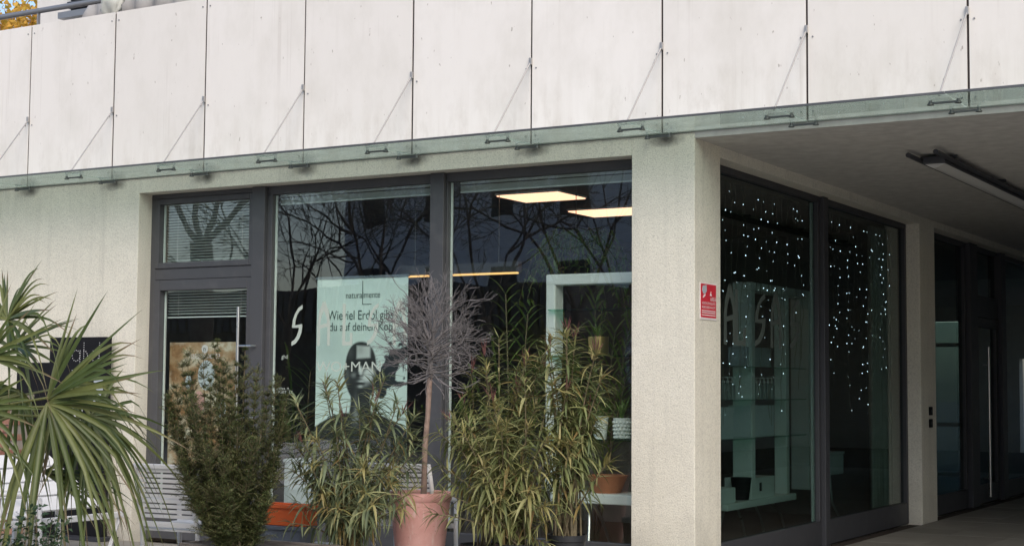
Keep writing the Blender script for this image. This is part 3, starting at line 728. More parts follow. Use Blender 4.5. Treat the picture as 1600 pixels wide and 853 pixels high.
def btext(body, px, py, px2, size):
    a_, e_ = at(px, py, Y=BY - .003), at(px2, py, Y=BY - .003); text('printed_line', body, 'print_dark', t, (a_.x, BY - .003, a_.z), size, width=e_.x - a_.x)
btext('naturalmente', 540, 466, 594, .085); btext('Wieviel Erdöl gibst', 512, 500, 620, .13); btext('du auf deinen Kopf', 514, 517, 618, .115)
q = at(566, 471, Y=BY - .004); box('printed_line', 'print_dark', t, q.x, q.x + .006, BY - .005, BY - .003, q.z - .03, q.z + .20); box('printed_line', 'print_dark', t, q.x + .006, q.x + .11, BY - .005, BY - .003, q.z - .03, q.z - .024)

# poster inside the door glass
p0, p1 = at(266, 535, Y=.34), at(370, 533, Y=.34)
t = thing('door_poster', 'brown poster with a white round emblem hanging inside the glass door', 'poster', ((p0.x + p1.x) / 2, .34, p0.z))
box('sheet', 'poster_print', t, p0.x, p1.x, .338, .344, .75, p0.z)
def disc(name, c, r, mat, y, sx=1, sz=1): MB().prism([(c[0] + r * sx * math.cos(a * math.pi / 12), c[1] + r * sz * math.sin(a * math.pi / 12)) for a in range(24)], lambda u, v, w_: (u, y + w_, v), .002).build(name, mat, t)
q = at(320, 545, Y=.334); disc('emblem', (q.x, q.z), .043, 'sign_white', .334)
text('emblem', 'n', 'print_dark', t, (q.x - .02, .332, q.z - .022), .075); 
q = at(296, 560, Y=.334); q2 = at(344, 560, Y=.334); text('printed_line', 'naturalmente', 'sign_white', t, (q.x, .333, q.z), .10, width=q2.x - q.x)
for px, py, r_, sx, sz in ((322, 586, .10, 1.1, 1.5), (346, 640, .055, 1, 2.0), (294, 597, .05, .8, 1.5), (310, 628, .07, 1.1, 1.6)):
    q = at(px, py, Y=.334); disc('printed_shape', (q.x, q.z), r_, 'carton' if px != 310 else 'terracotta_pink', .335 + random.uniform(0, .001), sx, sz)

# ================================================================== FURNITURE
def chair(label, cx, cy, rot, tilt=0, slats=10, group='white slatted garden chairs'):
    T = Matrix.Translation((cx, cy, 0)) @ Matrix.Rotation(R(rot), 4, 'Z')
    t = thing('garden_chair', label, 'chair', (cx, cy, 0), group)
    mk = lambda: MB(T)
    lean = .13
    # back posts run from the floor to the top, leaning backwards (local -y)
    for s in (-1, 1):
        mk().tube([(s * .27, -.19, 0), (s * .27, -.20, .42), (s * .265, -.20 - lean * .5, .70), (s * .255, -.20 - lean, .93)], .019, 10).build('back_leg', 'white_paint', t, smooth=True)
        mk().tube([(s * .27, .27, 0), (s * .27, .25, .42), (s * .275, .245, .60), (s * .275, .20, .645), (s * .275, -.15, .655), (s * .268, -.24, .66)], .019, 10).build('arm_leg', 'white_paint', t, smooth=True)
    for i in range(6):
        m = mk().box(-.25, .25, -.2 + i * .078, -.2 + i * .078 + .071, .425 + .007 * i, .445 + .007 * i); m.build('seat_slat', 'white_paint', t, bevel=.004)
    for i in range(slats):
        z = .53 + i * (.36 / (slats - 1)); y = -.20 - lean * (z - .42) / .51
        mk().box(-.245, .245, y - .009, y + .009, z, z + .027).build('back_slat', 'white_paint', t, bevel=.003)
    mk().box(-.27, .27, -.20 - lean - .014, -.20 - lean + .014, .915, .955).build('top_rail', 'white_paint', t, bevel=.008)
    mk().box(-.262, .262, -.225, -.195, .455, .50).build('lower_rail', 'white_paint', t, bevel=.006)
    mk().box(-.26, .26, .235, .262, .40, .44).build('front_rail', 'white_paint', t, bevel=.006)
    return t
q = at(252, 730, d=11.9); chair('white slatted garden chair with its back to the viewer, between palm and yew', q.x - .02, q.y + .32, 4)
q = at(22, 765, d=12.9); chair('white garden chair at the left edge, tucked under the palm fronds', q.x - .1, q.y, -35)
q = at(605, 740, d=12.4); chair('white garden chair hidden behind the left oleander and the topiary pot', q.x + .1, q.y + .25, 12)
# tilted table
t = thing('folding_table', 'white slatted folding table with its top tipped up beside the palm', 'table', (-10.9, -1.9, 0))
lo_r = at(163, 790, Y=-1.09); hi_r = at(72, 706, Y=-1.09); v_ = (hi_r - lo_r)
nrm = v_.cross(Vector((0, -1, 0))).normalized()
if nrm.z < 0: nrm = -nrm
for i in range(4):
    a_ = lo_r + v_ * (i / 4 + .014); b_ = lo_r + v_ * ((i + 1) / 4 - .014); L_ = Vector((0, -2.1, 0)); th = -nrm * .022
    e_ = Vector((0, -.05 if i == 0 else 0, 0))
    MB().add([a_ + e_, b_, b_ + L_, a_ + L_, a_ + e_ + th, b_ + th, b_ + L_ + th, a_ + L_ + th], [(0, 1, 2, 3), (7, 6, 5, 4), (0, 4, 5, 1), (1, 5, 6, 2), (2, 6, 7, 3), (3, 7, 4, 0)]).build('slat', 'white_paint', t, bevel=.004)
for yy in (-.25, -1.0, -1.85):
    p = lo_r + Vector((0, yy, 0)) - nrm * .035; MB().bar(p + v_ * .04, p + v_ * .96, .06, .025, nrm).build('batten', 'white_paint', t)
for yy in (-.32, -1.75):
    p = lo_r + Vector((0, yy, 0)) + v_ * .3 - nrm * .06; MB().bar(p, (p.x + .03, p.y, 0), .035, .035).build('leg', 'white_paint', t)
    p = lo_r + Vector((0, yy, 0)) + v_ * .95 - nrm * .06; MB().bar(p, (p.x - .05, p.y, 0), .035, .035).build('leg', 'white_paint', t)
c1 = at(192, 803, Y=-1.25); c0 = Vector((c1.x - .02, -3.1, c1.z)); MB().bar(c0, c1, .03, .055).build('stretcher', 'white_paint', t, bevel=.006)
MB().bar(c1 - Vector((0, .03, .0)), (c1.x - .10, c1.y - .1, 0), .045, .03).build('leg', 'white_paint', t)
MB().bar(c0, (c0.x - .05, c0.y, 0), .045, .03).build('leg', 'white_paint', t)

# ================================================================== POTS
def pot(name, label, mat, c, prof, group=None, soil_r=None, soil_z=None):
    t = thing(name, label, 'pot', c, group)
    smooth_angle(MB().lathe(c, prof, 40).build('vessel', mat, t), 35)
    if soil_r: MB().lathe(c, [(.001, soil_z), (soil_r, soil_z), (soil_r, soil_z - .02)], 24, False).build('soil', 'soil', t)
    return t
PD = 12.0
pc = at(657, 768, d=PD); rr = 101 / 2 / FPX * PD; pz = pc.z
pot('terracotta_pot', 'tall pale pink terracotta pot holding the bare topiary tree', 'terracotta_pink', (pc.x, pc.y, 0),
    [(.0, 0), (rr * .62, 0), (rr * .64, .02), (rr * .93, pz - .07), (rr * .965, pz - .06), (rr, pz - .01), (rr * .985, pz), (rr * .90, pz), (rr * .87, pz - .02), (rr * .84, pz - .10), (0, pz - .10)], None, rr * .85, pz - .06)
def black_pot(px, py, wpx, d, label):
    c = at(px, py, d=d); r = wpx / 2 / FPX * d
    pot('black_pot', label, 'black_plastic', (c.x, c.y, 0), [(0, 0), (r * .72, 0), (r * .92, c.z - .05), (r * .99, c.z - .045), (r, c.z), (r * .93, c.z), (r * .88, c.z - .06), (0, c.z - .06)], 'black plastic plant pots', r * .9, c.z - .035)
    return c
c4 = black_pot(886, 834, 62, 11.3, 'black plastic pot under the right oleander nearest the column')
c2 = black_pot(806, 848, 66, 11.3, 'black plastic pot under the yellowish oleander, just left of the rightmost pot')
c3 = black_pot(748, 849, 60, 11.9, 'black plastic pot close beside the terracotta pot')
# wooden planter
a_, b_ = at(384, 850, d=11.4), at(518, 845, d=11.5)
t = thing('wooden_planter', 'weathered grey wooden planter box beneath the yew and left oleander', 'planter', ((a_.x + b_.x) / 2, a_.y + .1, 0))
px0, px1_, py0, py1, zt = a_.x - .62, b_.x + .05, a_.y - .05, a_.y + .50, .375
for i in range(2):
    z0, z1 = .02 + i * .18, .02 + (i + 1) * .18 - .008
    box('plank', 'old_wood', t, px0, px1_, py0, py0 + .035, z0, z1, bevel=.005); box('plank', 'old_wood', t, px0, px1_, py1 - .035, py1, z0, z1, bevel=.005)
    box('plank', 'old_wood', t, px0, px0 + .035, py0 + .037, py1 - .037, z0, z1, bevel=.005); box('plank', 'old_wood', t, px1_ - .035, px1_, py0 + .037, py1 - .037, z0, z1, bevel=.005)
box('soil', 'soil', t, px0 + .037, px1_ - .037, py0 + .037, py1 - .037, .1, zt - .05)
# flower boxes stacked behind the yew
def trough(label, mat, p, q_, h, depth):
    t = thing('flower_box', label, 'flower box', ((p.x + q_.x) / 2, p.y, q_.z))
    x0, x1 = p.x, q_.x; z1 = p.z; z0 = z1 - h; y0, y1 = p.y, p.y + depth
    m = MB().box(x0 + .012, x1 - .012, y0 + .012, y0 + .02, z0, z1 - .03); m.box(x0 + .012, x1 - .012, y1 - .02, y1 - .012, z0, z1 - .03); m.box(x0 + .012, x0 + .02, y0 + .021, y1 - .021, z0, z1 - .03); m.box(x1 - .02, x1 - .012, y0 + .021, y1 - .021, z0, z1 - .03); m.box(x0 + .021, x1 - .021, y0 + .021, y1 - .021, z0, z0 + .008)
    m.build('tub', mat, t)
    m = MB().box(x0, x1, y0, y0 + .03, z1 - .03, z1); m.box(x0, x1, y1 - .03, y1, z1 - .03, z1); m.box(x0, x0 + .03, y0 + .031, y1 - .031, z1 - .03, z1); m.box(x1 - .03, x1, y0 + .031, y1 - .031, z1 - .03, z1)
    m.build('rim', mat, t, bevel=.004)
p = at(405, 786, d=12.4); trough('bright orange plastic flower box on top of the grey one', 'orange_plastic', p, Vector((p.x + .46, 0, p.z)), .165, .2)
p2 = Vector((p.x, p.y - .03, p.z - .168)); trough('slate grey flower box under the orange one', 'grey_plastic', p2, Vector((p.x + .45, 0, p2.z)), .13, .22)
box_t = thing('low_stool', 'low white stool carrying the stacked flower boxes', 'stool', (p.x + .2, p.y + .1, 0))
zz = p2.z - .132
box('seat', 'white_paint', box_t, p.x - .12, p.x + .6, p.y - .1, p.y + .26, zz - .03, zz - .002, bevel=.005)
for sx in (0, 1):
    for sy in (0, 1): box('leg', 'white_paint', box_t, p.x - .10 + sx * .64, p.x - .06 + sx * .64, p.y - .08 + sy * .28, p.y - .04 + sy * .28, 0, zz - .031)

# ================================================================== PLANTS
# bare topiary tree in the terracotta pot
t = thing('bare_topiary', 'bare lollipop topiary tree with a grey twig crown in the terracotta pot', 'tree', (pc.x, pc.y, pz - .06))
top = at(671, 598, d=PD); base_ = Vector((pc.x + .03, pc.y, pz - .07)); mid1 = base_.lerp(top, .45) + Vector((-.012, 0, 0))
smooth_angle(MB().tube([base_, base_.lerp(mid1, .5), mid1, mid1.lerp(top, .5) + Vector((.006, 0, 0)), top, top + Vector((.01, 0, .06))], [.027, .022, .023, .020, .023, .016], 12).build('trunk', 'topiary_bark', t))
rnd = random.Random(5); segs = []; cc = at(680, 505, d=PD)
for i in range(84):
    z = rnd.uniform(-.75, 1); a = rnd.uniform(0, 2 * math.pi); r_ = math.sqrt(max(0, 1 - z * z)); d_ = Vector((r_ * math.cos(a), r_ * math.sin(a), z))
    h_ = max(0, .19 + .17 * z + rnd.uniform(-.06, .06)); st = top + Vector((.01 + rnd.uniform(-.02, .02), rnd.uniform(-.02, .02), h_))
    segs.append((*top.lerp(st, .0), *st, .010, .006))
    branches(st, (d_ + Vector((0, 0, .35 if z < 0 else .1))), .21 * rnd.uniform(.7, 1.25), .0062, 3, segs, .62, .70, (1, 3), .30, .02, .0012, rnd)
A = np.array(segs); keep = np.linalg.norm((A[:, 3:6] - np.array(cc)) / np.array([.50, .50, .60]), axis=1) < 1.0 + .14 * np.sin(np.arange(len(A)) * .013)
tubes('crown', A[keep], 'twig', t, 4)

# oleanders
def leaf_meshes(mat):
    out = []
    for v in range(4):
        m = bpy.data.meshes.new('leaf'); V, F = blade((0, 0, 0), (1, 0, 0), (0, 0, 1), 1, .09 + .020 * v, .04 + .20 * v, .25, 5); m.from_pydata([tuple(p) for p in V], [], F); m.materials.append(M[mat]); m.shade_smooth(); out.append(m)
    return out
def oleander(label, base, spreads, mat, seed, nstem=13, leafL=.15, group='potted oleanders below the window', lo=.25, dens=.036, seeds=5, zcut=.0):
    """spreads: list of (px, py, depth) for stem tips"""
    rnd = random.Random(seed); t = thing('oleander', label, 'shrub', base, group); base = Vector(base)
    lm = leaf_meshes(mat) + leaf_meshes('oleander_dry') + leaf_meshes('oleander_lit_tip'); places = []; stems = []; tips = []
    for k in range(nstem):
        tp = spreads[k % len(spreads)]; tip = at(tp[0] + rnd.uniform(-16, 16), tp[1] + rnd.uniform(-22, 30), d=tp[2] + rnd.uniform(-.12, .12))
        b = base + Vector((rnd.uniform(-.10, .10), rnd.uniform(-.08, .08), 0)); c = b.lerp(tip, .5) + Vector(((tip.x - b.x) * -.10 + rnd.uniform(-.05, .05), rnd.uniform(-.05, .05), .10))
        Lc = (tip - b).length; n = max(6, int(Lc / dens)); prev = b; phase = rnd.uniform(0, 6)
        for i in range(1, n + 1):
            s = i / n; q = b * (1 - s) ** 2 + c * (2 * s * (1 - s)) + tip * s * s
            rad = .0085 * (1 - .6 * s); stems.append((*prev, *q, rad + .0006, rad)); ax = (q - prev).normalized(); prev = q
            if s < lo + rnd.uniform(-.08, .12): continue
            u = ax.orthogonal().normalized(); v = ax.cross(u)
            nw = 6 if i >= n - 1 else 3
            for w_ in range(nw):
                if rnd.random() < .10: continue
                a = phase + i * 1.05 + w_ * 6.283 / nw + rnd.uniform(-.3, .3)
                out = u * math.cos(a) + v * math.sin(a); lift = -.55 + 1.35 * s ** 1.6 + rnd.gauss(0, .25)
                if i >= n - 1: lift += .45
                d = (out + ax * lift * .9 + Vector((rnd.gauss(0, .22), rnd.gauss(0, .22), -.12 - .25 * (1 - s) + rnd.gauss(0, .18)))).normalized()
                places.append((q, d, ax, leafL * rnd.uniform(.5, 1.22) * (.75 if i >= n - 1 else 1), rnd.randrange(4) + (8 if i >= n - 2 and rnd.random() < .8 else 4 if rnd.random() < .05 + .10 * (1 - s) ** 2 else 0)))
        tips.append((prev, ax))
    tubes('stem', stems, 'stem', t, 5)
    places.sort(key=lambda e: (e[0] - CAM).dot(FW) - .2 * (e[0].z - .8))
    allV, allF, dryV, dryF = [], [], [], []
    rnd2 = random.Random(seed + 1)
    for i, (q, d, ax, L, vi) in enumerate(places):
        up = Vector((0, 0, 1)); y = up.cross(d); 
        if y.length < .05: y = ax.orthogonal()
        y.normalize(); z = d.cross(y); Rm = Matrix((d, y, z)).transposed()
        if i < 300:
            o = bpy.data.objects.new('leaf', lm[vi]); COL.objects.link(o); o.parent = t
            o.matrix_local = Matrix.Translation(q - origin(t)) @ Rm.to_4x4() @ Matrix.Rotation(rnd2.uniform(-.5, .5), 4, 'X') @ Matrix.Scale(L, 4)
        else:
            tv, tf = (dryV, dryF) if 3 < vi < 8 else (allV, allF)
            b = len(tv); mv = lm[vi].vertices; tv += [tuple(q + Rm @ (v_.co * L)) for v_ in mv]; tf += [tuple(k_ + b for k_ in p_.vertices) for p_ in lm[vi].polygons]
    if allV: np_obj('foliage', allV, allF, mat, t, True)['kind'] = 'stuff'
    if dryV: np_obj('dead_foliage', dryV, dryF, 'oleander_dry', t, True)['kind'] = 'stuff'
    # dry reddish flower stalks on some tips
    V, F = [], []
    for p, ax in tips[:seeds]:
        for j in range(5):
            d = (ax + Vector((rnd.gauss(0, .32), rnd.gauss(0, .32), .35))).normalized(); st = p + ax * .02
            l_ = rnd.uniform(.06, .15); v, f = blade(st + d * rnd.uniform(0, .05), d, (rnd.random() - .5, 1, .1), l_, .008, -.02, .3, 3); b = len(V); V += v; F += [tuple(i + b for i in x) for x in f]
    if V: np_obj('flower_stalk', V, F, 'red_stalk', t)['kind'] = 'stuff'
    return t
d1 = 11.75
ol1 = at(548, 900, d=d1)
oleander('grey-green oleander with dark red tips left of the terracotta pot', (ol1.x, ol1.y, .30),
         [(512, 612, d1), (575, 640, d1 + .1), (540, 665, d1 - .1), (610, 640, d1), (480, 690, d1 - .15), (628, 690, d1 + .1), (560, 715, d1 - .3), (500, 745, d1 - .35), (612, 745, d1 - .3), (455, 750, d1), (466, 700, d1), (650, 720, d1 - .1), (470, 650, d1 + .1), (636, 655, d1 + .1), (450, 800, d1 - .1), (570, 790, d1 - .4), (640, 790, d1 - .42), (520, 800, d1 - .4), (590, 610, d1 + .15)],
         'oleander_grey', 11, 40, .185, seeds=5)
d2 = 11.3
oleander('yellowish oleander with pale narrow leaves right of the terracotta pot', (c2.x, c2.y, c2.z - .04),
         [(706, 655, d2 + .1), (760, 625, d2), (725, 690, d2 - .1), (795, 665, d2 - .1), (840, 640, d2), (755, 720, d2 - .2), (820, 720, d2 - .2), (862, 690, d2 - .1), (702, 745, d2), (780, 775, d2 - .25), (845, 780, d2 - .25), (735, 800, d2 - .2), (770, 655, d2), (700, 690, d2), (870, 740, d2 - .1), (690, 780, d2), (868, 790, d2 - .1), (730, 640, d2 + .1), (825, 610, d2 + .1), (852, 700, d2 - .1), (850, 660, d2), (858, 820, d2 - .2)],
         'oleander_yellow', 12, 38, .175, seeds=2)
oleander('tall olive oleander nearest the column in a black pot', (c4.x, c4.y, c4.z - .04),
         [(905, 525, d2 + .1), (932, 570, d2), (875, 540, d2 + .1), (870, 575, d2 + .15), (918, 640, d2 - .1), (880, 640, d2 - .1), (938, 665, d2), (905, 700, d2 - .15), (865, 720, d2 - .1), (925, 600, d2 + .1), (895, 590, d2 + .2), (948, 620, d2), (855, 610, d2), (848, 680, d2), (940, 720, d2 - .1), (862, 560, d2 + .2)],
         'oleander_olive', 13, 24, .185, seeds=6, lo=.36)
oleander('tall olive oleander at the back between the topiary and the shelf', (c3.x + .06, c3.y + .05, c3.z - .04),
         [(770, 550, 11.9), (812, 575, 11.9), (745, 595, 11.9), (790, 610, 11.7), (840, 580, 11.9), (728, 640, 11.8), (830, 630, 11.8), (770, 670, 11.7), (855, 545, 12.0), (720, 600, 12.0), (800, 555, 12.0), (865, 620, 11.9)],
         'oleander_olive', 14, 22, .175, seeds=6, lo=.30)

# yew: dense upright spires
t0 = at(350, 900, d=11.3); t = thing('yew', 'dense dark green yew with upright spires in front of the glass door', 'shrub', (t0.x, t0.y + .12, .32))
yb = Vector((t0.x, t0.y + .12, .32)); rnd = random.Random(3); P, D, Nn, Ls, Ws, segs = [], [], [], [], [], []
spires = [(262, 640, .1), (292, 575, .0), (448, 640, 0), (340, 552, .05), (300, 605, .05), (350, 590, .1), (370, 590, .1), (420, 625, .1), (275, 625, .1), (328, 615, -.15), (400, 630, -.15), (440, 640, .1), (358, 635, -.2), (285, 592, 0), (318, 580, .1), (335, 562, .0), (360, 610, -.1), (383, 565, .05), (400, 600, -.05), (432, 612, 0), (300, 640, -.2), (345, 640, -.25), (415, 650, -.2), (372, 660, -.25), (270, 670, 0), (446, 668, .05), (322, 690, -.3), (395, 705, -.3), (285, 730, -.15), (430, 730, -.1), (350, 740, -.32), (300, 780, -.2), (415, 790, -.2), (265, 640, .1), (355, 790, -.3), (385, 640, .1)]
for sx, sy, dd in spires:
    tip = at(sx, sy - 18, d=11.3 + dd); b = yb + Vector((rnd.uniform(-.12, .12), rnd.uniform(-.1, .1), 0)); c = Vector((tip.x * .75 + b.x * .25, tip.y * .75 + b.y * .25, b.z + (tip.z - b.z) * .35))
    prev = b; n = 26; Lc = (tip - b).length
    for i in range(1, n + 1):
        s = i / n; q = b * (1 - s) ** 2 + c * (2 * s * (1 - s)) + tip * s * s; segs.append((*prev, *q, .010 * (1 - .8 * s) + .001, .010 * (1 - .8 * (s + .03)) + .001)); ax = (q - prev).normalized(); prev = q
        if s < .10: continue
        env = (.10 * (1 - s) ** .5 + .055) * (.5 + .5 * min(1, s * 2.5)) * (.75 + .45 * math.sin(i * .9 + sx))
        for k_ in range(11):
            out = Vector((rnd.gauss(0, 1), rnd.gauss(0, 1), rnd.gauss(0, .4))).normalized(); d = (out + ax * rnd.uniform(.5, 1.6)).normalized(); sl_ = env * rnd.uniform(.4, 1.25)
            e = q + d * sl_; segs.append((*q, *e, .0022, .001)); m_ = max(5, int(sl_ / .0095))
            for j in range(m_):
                u_ = (j + .5) / m_; pp = q + d * sl_ * u_; side = d.cross(Vector((rnd.gauss(0, .5), rnd.gauss(0, .5), 1))).normalized()
                for sg in (-1, 1):
                    P.append(pp); D.append(d * .75 + side * sg + Vector((0, 0, .12))); Nn.append(Vector((rnd.gauss(0, .4), rnd.gauss(0, .4), 1))); Ls.append(rnd.uniform(.018, .030)); Ws.append(.0052)
tubes('branch', segs, 'stem', t, 4)
leaf_cards('needles', np.array(P), np.array(D), np.array(Nn), np.array(Ls), np.array(Ws), 'yew_leaf', t, 'stuff')

# fan palm at the left edge
crown = at(-95, 690, d=11.0)
t = thing('fan_palm', 'fan palm with drooping green fronds at the left edge before the white table', 'palm', (crown.x, crown.y, 0))
rnd = random.Random(21)
smooth_angle(MB().tube([(crown.x, crown.y, 0), (crown.x + .02, crown.y, .5), (crown.x, crown.y, crown.z)], [.10, .085, .07], 12).build('trunk', 'bark', t))
def frond(px, py, d, axis_px, face, n=26, span=150, L=.62, W=.030, droop=.25, seed=0):
    """hub at a pixel and depth; axis: where the middle leaflet points; face: the side the fan shows"""
    r_ = random.Random(seed); hub = at(px, py, d=d); tipc = at(axis_px[0], axis_px[1], d=d + axis_px[2]); ax = (tipc - hub).normalized()
    nr = Vector(face); nr = (nr - ax * nr.dot(ax)).normalized(); sd_ = ax.cross(nr)
    c = crown.lerp(hub, .5) + Vector((0, 0, .10))
    pet = smooth_angle(MB().tube([crown, c, hub + ax * .03], [.014, .010, .009], 8).build('frond', 'palm_leaf', t))
    for i in range(n):
        a = R(-span + 2 * span * i / (n - 1) + r_.uniform(-2.5, 2.5)); dd_ = ax * math.cos(a) + sd_ * math.sin(a) + nr * (.10 + r_.uniform(-.05, .10))
        l_ = L * (.62 + .38 * math.cos(a * .55)) * r_.uniform(.74, 1.08)
        dr_ = droop * r_.uniform(.5, 1.7) * (.32 if dd_.z > .25 else .6 if dd_.z > 0 else 1.25); l_ *= 1 if dd_.z < .2 else .92
        dd_ = (dd_ + Vector((r_.gauss(0, .10), r_.gauss(0, .10), r_.gauss(0, .10)))).normalized()
        V, F = blade(hub, dd_, nr, l_, W * r_.uniform(.75, 1.2), dr_, .34, 9, r_.choice((0, 0, .2, .6, 1.2)) if dd_.z < .5 else r_.choice((0, 0, .3)))
        lf = np_obj('leaflet', V, F, 'palm_leaf', pet, True)
        at_ = lf.data.attributes.new('along', 'FLOAT', 'POINT'); at_.data.foreach_set('value', np.repeat(np.linspace(0, 1, 10), 3).astype(np.float32))
frond(74, 624, 10.9, (210, 535, .0), (.25, -.85, .35), 16, 40, .98, .040, .16, 1)
frond(74, 630, 10.85, (160, 740, -.1), (.3, -.8, .45), 28, 68, 1.0, .042, .40, 11)       # the big one facing us
frond(12, 500, 11.1, (95, 400, .1), (.1, -.6, .75), 30, 105, .66, .034, .30, 2)          # upper left
frond(-20, 560, 10.8, (-20, 450, .1), (.3, -.8, .4), 26, 110, .66, .034, .32, 3)
frond(140, 650, 11.2, (240, 735, .15), (.45, -.55, .65), 32, 95, .74, .034, .42, 4)      # lower right
frond(66, 738, 11.1, (210, 778, .1), (.15, -.35, .9), 18, 42, .68, .036, .06, 5)         # half folded, seen edge on
frond(-35, 640, 10.7, (40, 720, -.1), (.2, -.9, .2), 20, 100, .58, .042, .25, 6)
frond(20, 545, 11.4, (110, 480, .2), (-.1, -.8, .5), 26, 95, .66, .034, .28, 7)

frond(30, 610, 11.3, (-10, 720, .1), (.3, -.8, .4), 18, 90, .62, .042, .45, 8)
frond(100, 600, 11.45, (215, 690, .15), (.2, -.5, .8), 28, 90, .78, .034, .45, 9)
# rose bush low in the corner
rb_ = at(52, 890, d=10.4); t = thing('rose_bush', 'small leafy rose bush in the bottom left corner', 'shrub', (rb_.x, rb_.y, 0)); segs, P, D, Nn, Ls, Ws = [], [], [], [], [], []
rnd = random.Random(8)
for (sx, sy) in ((60, 790), (30, 815), (85, 805), (105, 810), (18, 835), (70, 830), (45, 800), (95, 830), (50, 845), (15, 850)):
    tip = at(sx + rnd.uniform(-4, 4), sy + rnd.uniform(-3, 6), d=10.4 + rnd.uniform(-.15, .15)); b = Vector((rb_.x + rnd.uniform(-.06, .06), rb_.y, .02)); prev = b
    for i in range(1, 15):
        s = i / 14; q = b.lerp(tip, s) + Vector((rnd.uniform(-.006, .006), 0, 0)); segs.append((*prev, *q, .005 - .003 * s, .005 - .0032 * s)); prev = q
        if s > .35:
            for j in range(6):
                d_ = Vector((rnd.gauss(0, 1), rnd.gauss(0, 1), rnd.gauss(.2, .6))).normalized(); P.append(q + d_ * rnd.uniform(.005, .05)); D.append(d_); Nn.append(Vector((rnd.gauss(0, .5), rnd.gauss(0, .5), 1))); Ls.append(rnd.uniform(.035, .06)); Ws.append(rnd.uniform(.022, .036))
tubes('stem', segs, 'stem', t, 5); leaf_cards('foliage', np.array(P), np.array(D), np.array(Nn), np.array(Ls), np.array(Ws), 'rose_leaf', t, 'stuff')

# ================================================================== INSIDE THE SHOP
t = thing('display_shelf', 'white framed display shelf with glass boards behind the window beside the column', 'shelf', (-6.1, .6, .02))
x0, x1, y0, y1 = -6.70, -5.56, .50, .66
m = MB()
for a in ((x0, x0 + .095, .658, 2.57), (x1 - .095, x1, .658, 2.57)): m.box(a[0], a[1], y0, y1, a[2], a[3])
m.build('upright', 'shelf_white', t, bevel=.012)
box('top', 'shelf_white', t, x0, x1, y0 - .002, y1 + .002, 2.475, 2.572, bevel=.012)
box('base', 'shelf_white', t, x0 + .1, x1, y0 - .08, y1 + .2, .57, .657, bevel=.01)
for z in (2.258, 1.85, 1.125): box('glass_board', 'shelf_glass', t, x0 + .05, x1 - .02, y0 - .05, y1 + .10, z - .012, z)
for xx in (-6.3, -5.85):
    for s in (-1, 1):
        smooth_angle(MB().tube([(xx, .62 + s * .03, .57), (xx + .05, .62 + s * .12, .40), (xx + .12, .62 + s * .28, .015)], .014, 8).build('leg', 'steel', t))
t = thing('display_shelf', 'white framed display shelf full of boxes behind the fairy lights', 'shelf', (-5.7, 3, .02))
for yy, w_ in ((2.52, .2), (3.45, .13), (4.12, .2)): box('upright', 'shelf_white', t, -5.55 - w_, -5.55, yy, yy + .09, .51, 2.52, bevel=.008)
box('top', 'shelf_white', t, -5.75, -5.55, 2.52, 4.21, 2.521, 2.60, bevel=.008)
box('base', 'shelf_white', t, -5.95, -5.5, 1.8, 3.6, .445, .509, bevel=.008)
for z in (1.78, 1.465, 1.10): box('glass_board', 'shelf_glass', t, -5.80, -5.50, 1.4, 3.9, z - .012, z)
for yy, dy in ((2.0, -.25), (2.3, .15), (2.75, .2), (3.2, .35)):
    smooth_angle(MB().tube([(-5.62, yy, .445), (-5.60, yy + dy * .6, .30), (-5.57, yy + dy, .016)], .013, 8).build('leg', 'steel', t))
def gift(label, name, px0, px1, zb, h, x, dep, mat, cat, lid=None):
    a_, b_ = at(px0, 650, x=x), at(px1, 650, x=x); t = thing(name, label, cat, (x - dep / 2, (a_.y + b_.y) / 2, zb + .001))
    box('body', mat, t, x - dep, x, a_.y, b_.y, zb + .001, zb + h, bevel=.004)
    if lid: box('lid', lid, t, x - dep - .006, x + .006, a_.y - .006, b_.y + .006, zb + h - .05, zb + h + .004, bevel=.003)
    return t, a_, b_
gift('large pale blue box on the glass board of the side shelf', 'storage_box', 1172, 1210, 1.10, .30, -5.56, .22, 'carton', 'box', 'carton')
gift('pale blue box cut off by the column on the side shelf', 'storage_box', 1122, 1146, 1.10, .29, -5.56, .22, 'carton', 'box', 'carton')
gift('pale box on the highest glass board of the side shelf', 'storage_box', 1168, 1206, 1.78, .19, -5.58, .2, 'sign_grey', 'box')
t_, a_, b_ = gift('small white cabinet with a dark slot handle on the base of the side shelf', 'small_cabinet', 1174, 1210, .509, .20, -5.54, .28, 'shelf_white', 'cabinet')
box('handle', 'black_board', t_, -5.539, -5.53, a_.y + .2, a_.y + .24, .58, .66)
gift('low white box beside the column on the base of the side shelf', 'storage_box', 1124, 1149, .509, .14, -5.54, .25, 'shelf_white', 'box')
q = at(1158, 740, x=-5.62); t = thing('vase', 'black vase between the white box and the small cabinet', 'vase', (q.x, q.y, .51))
smooth_angle(MB().lathe((q.x, q.y, .511), [(0, 0), (.07, 0), (.075, .02), (.10, .21), (.095, .21), (.07, .03), (0, .03)], 20).build('vessel', 'black_board', t))
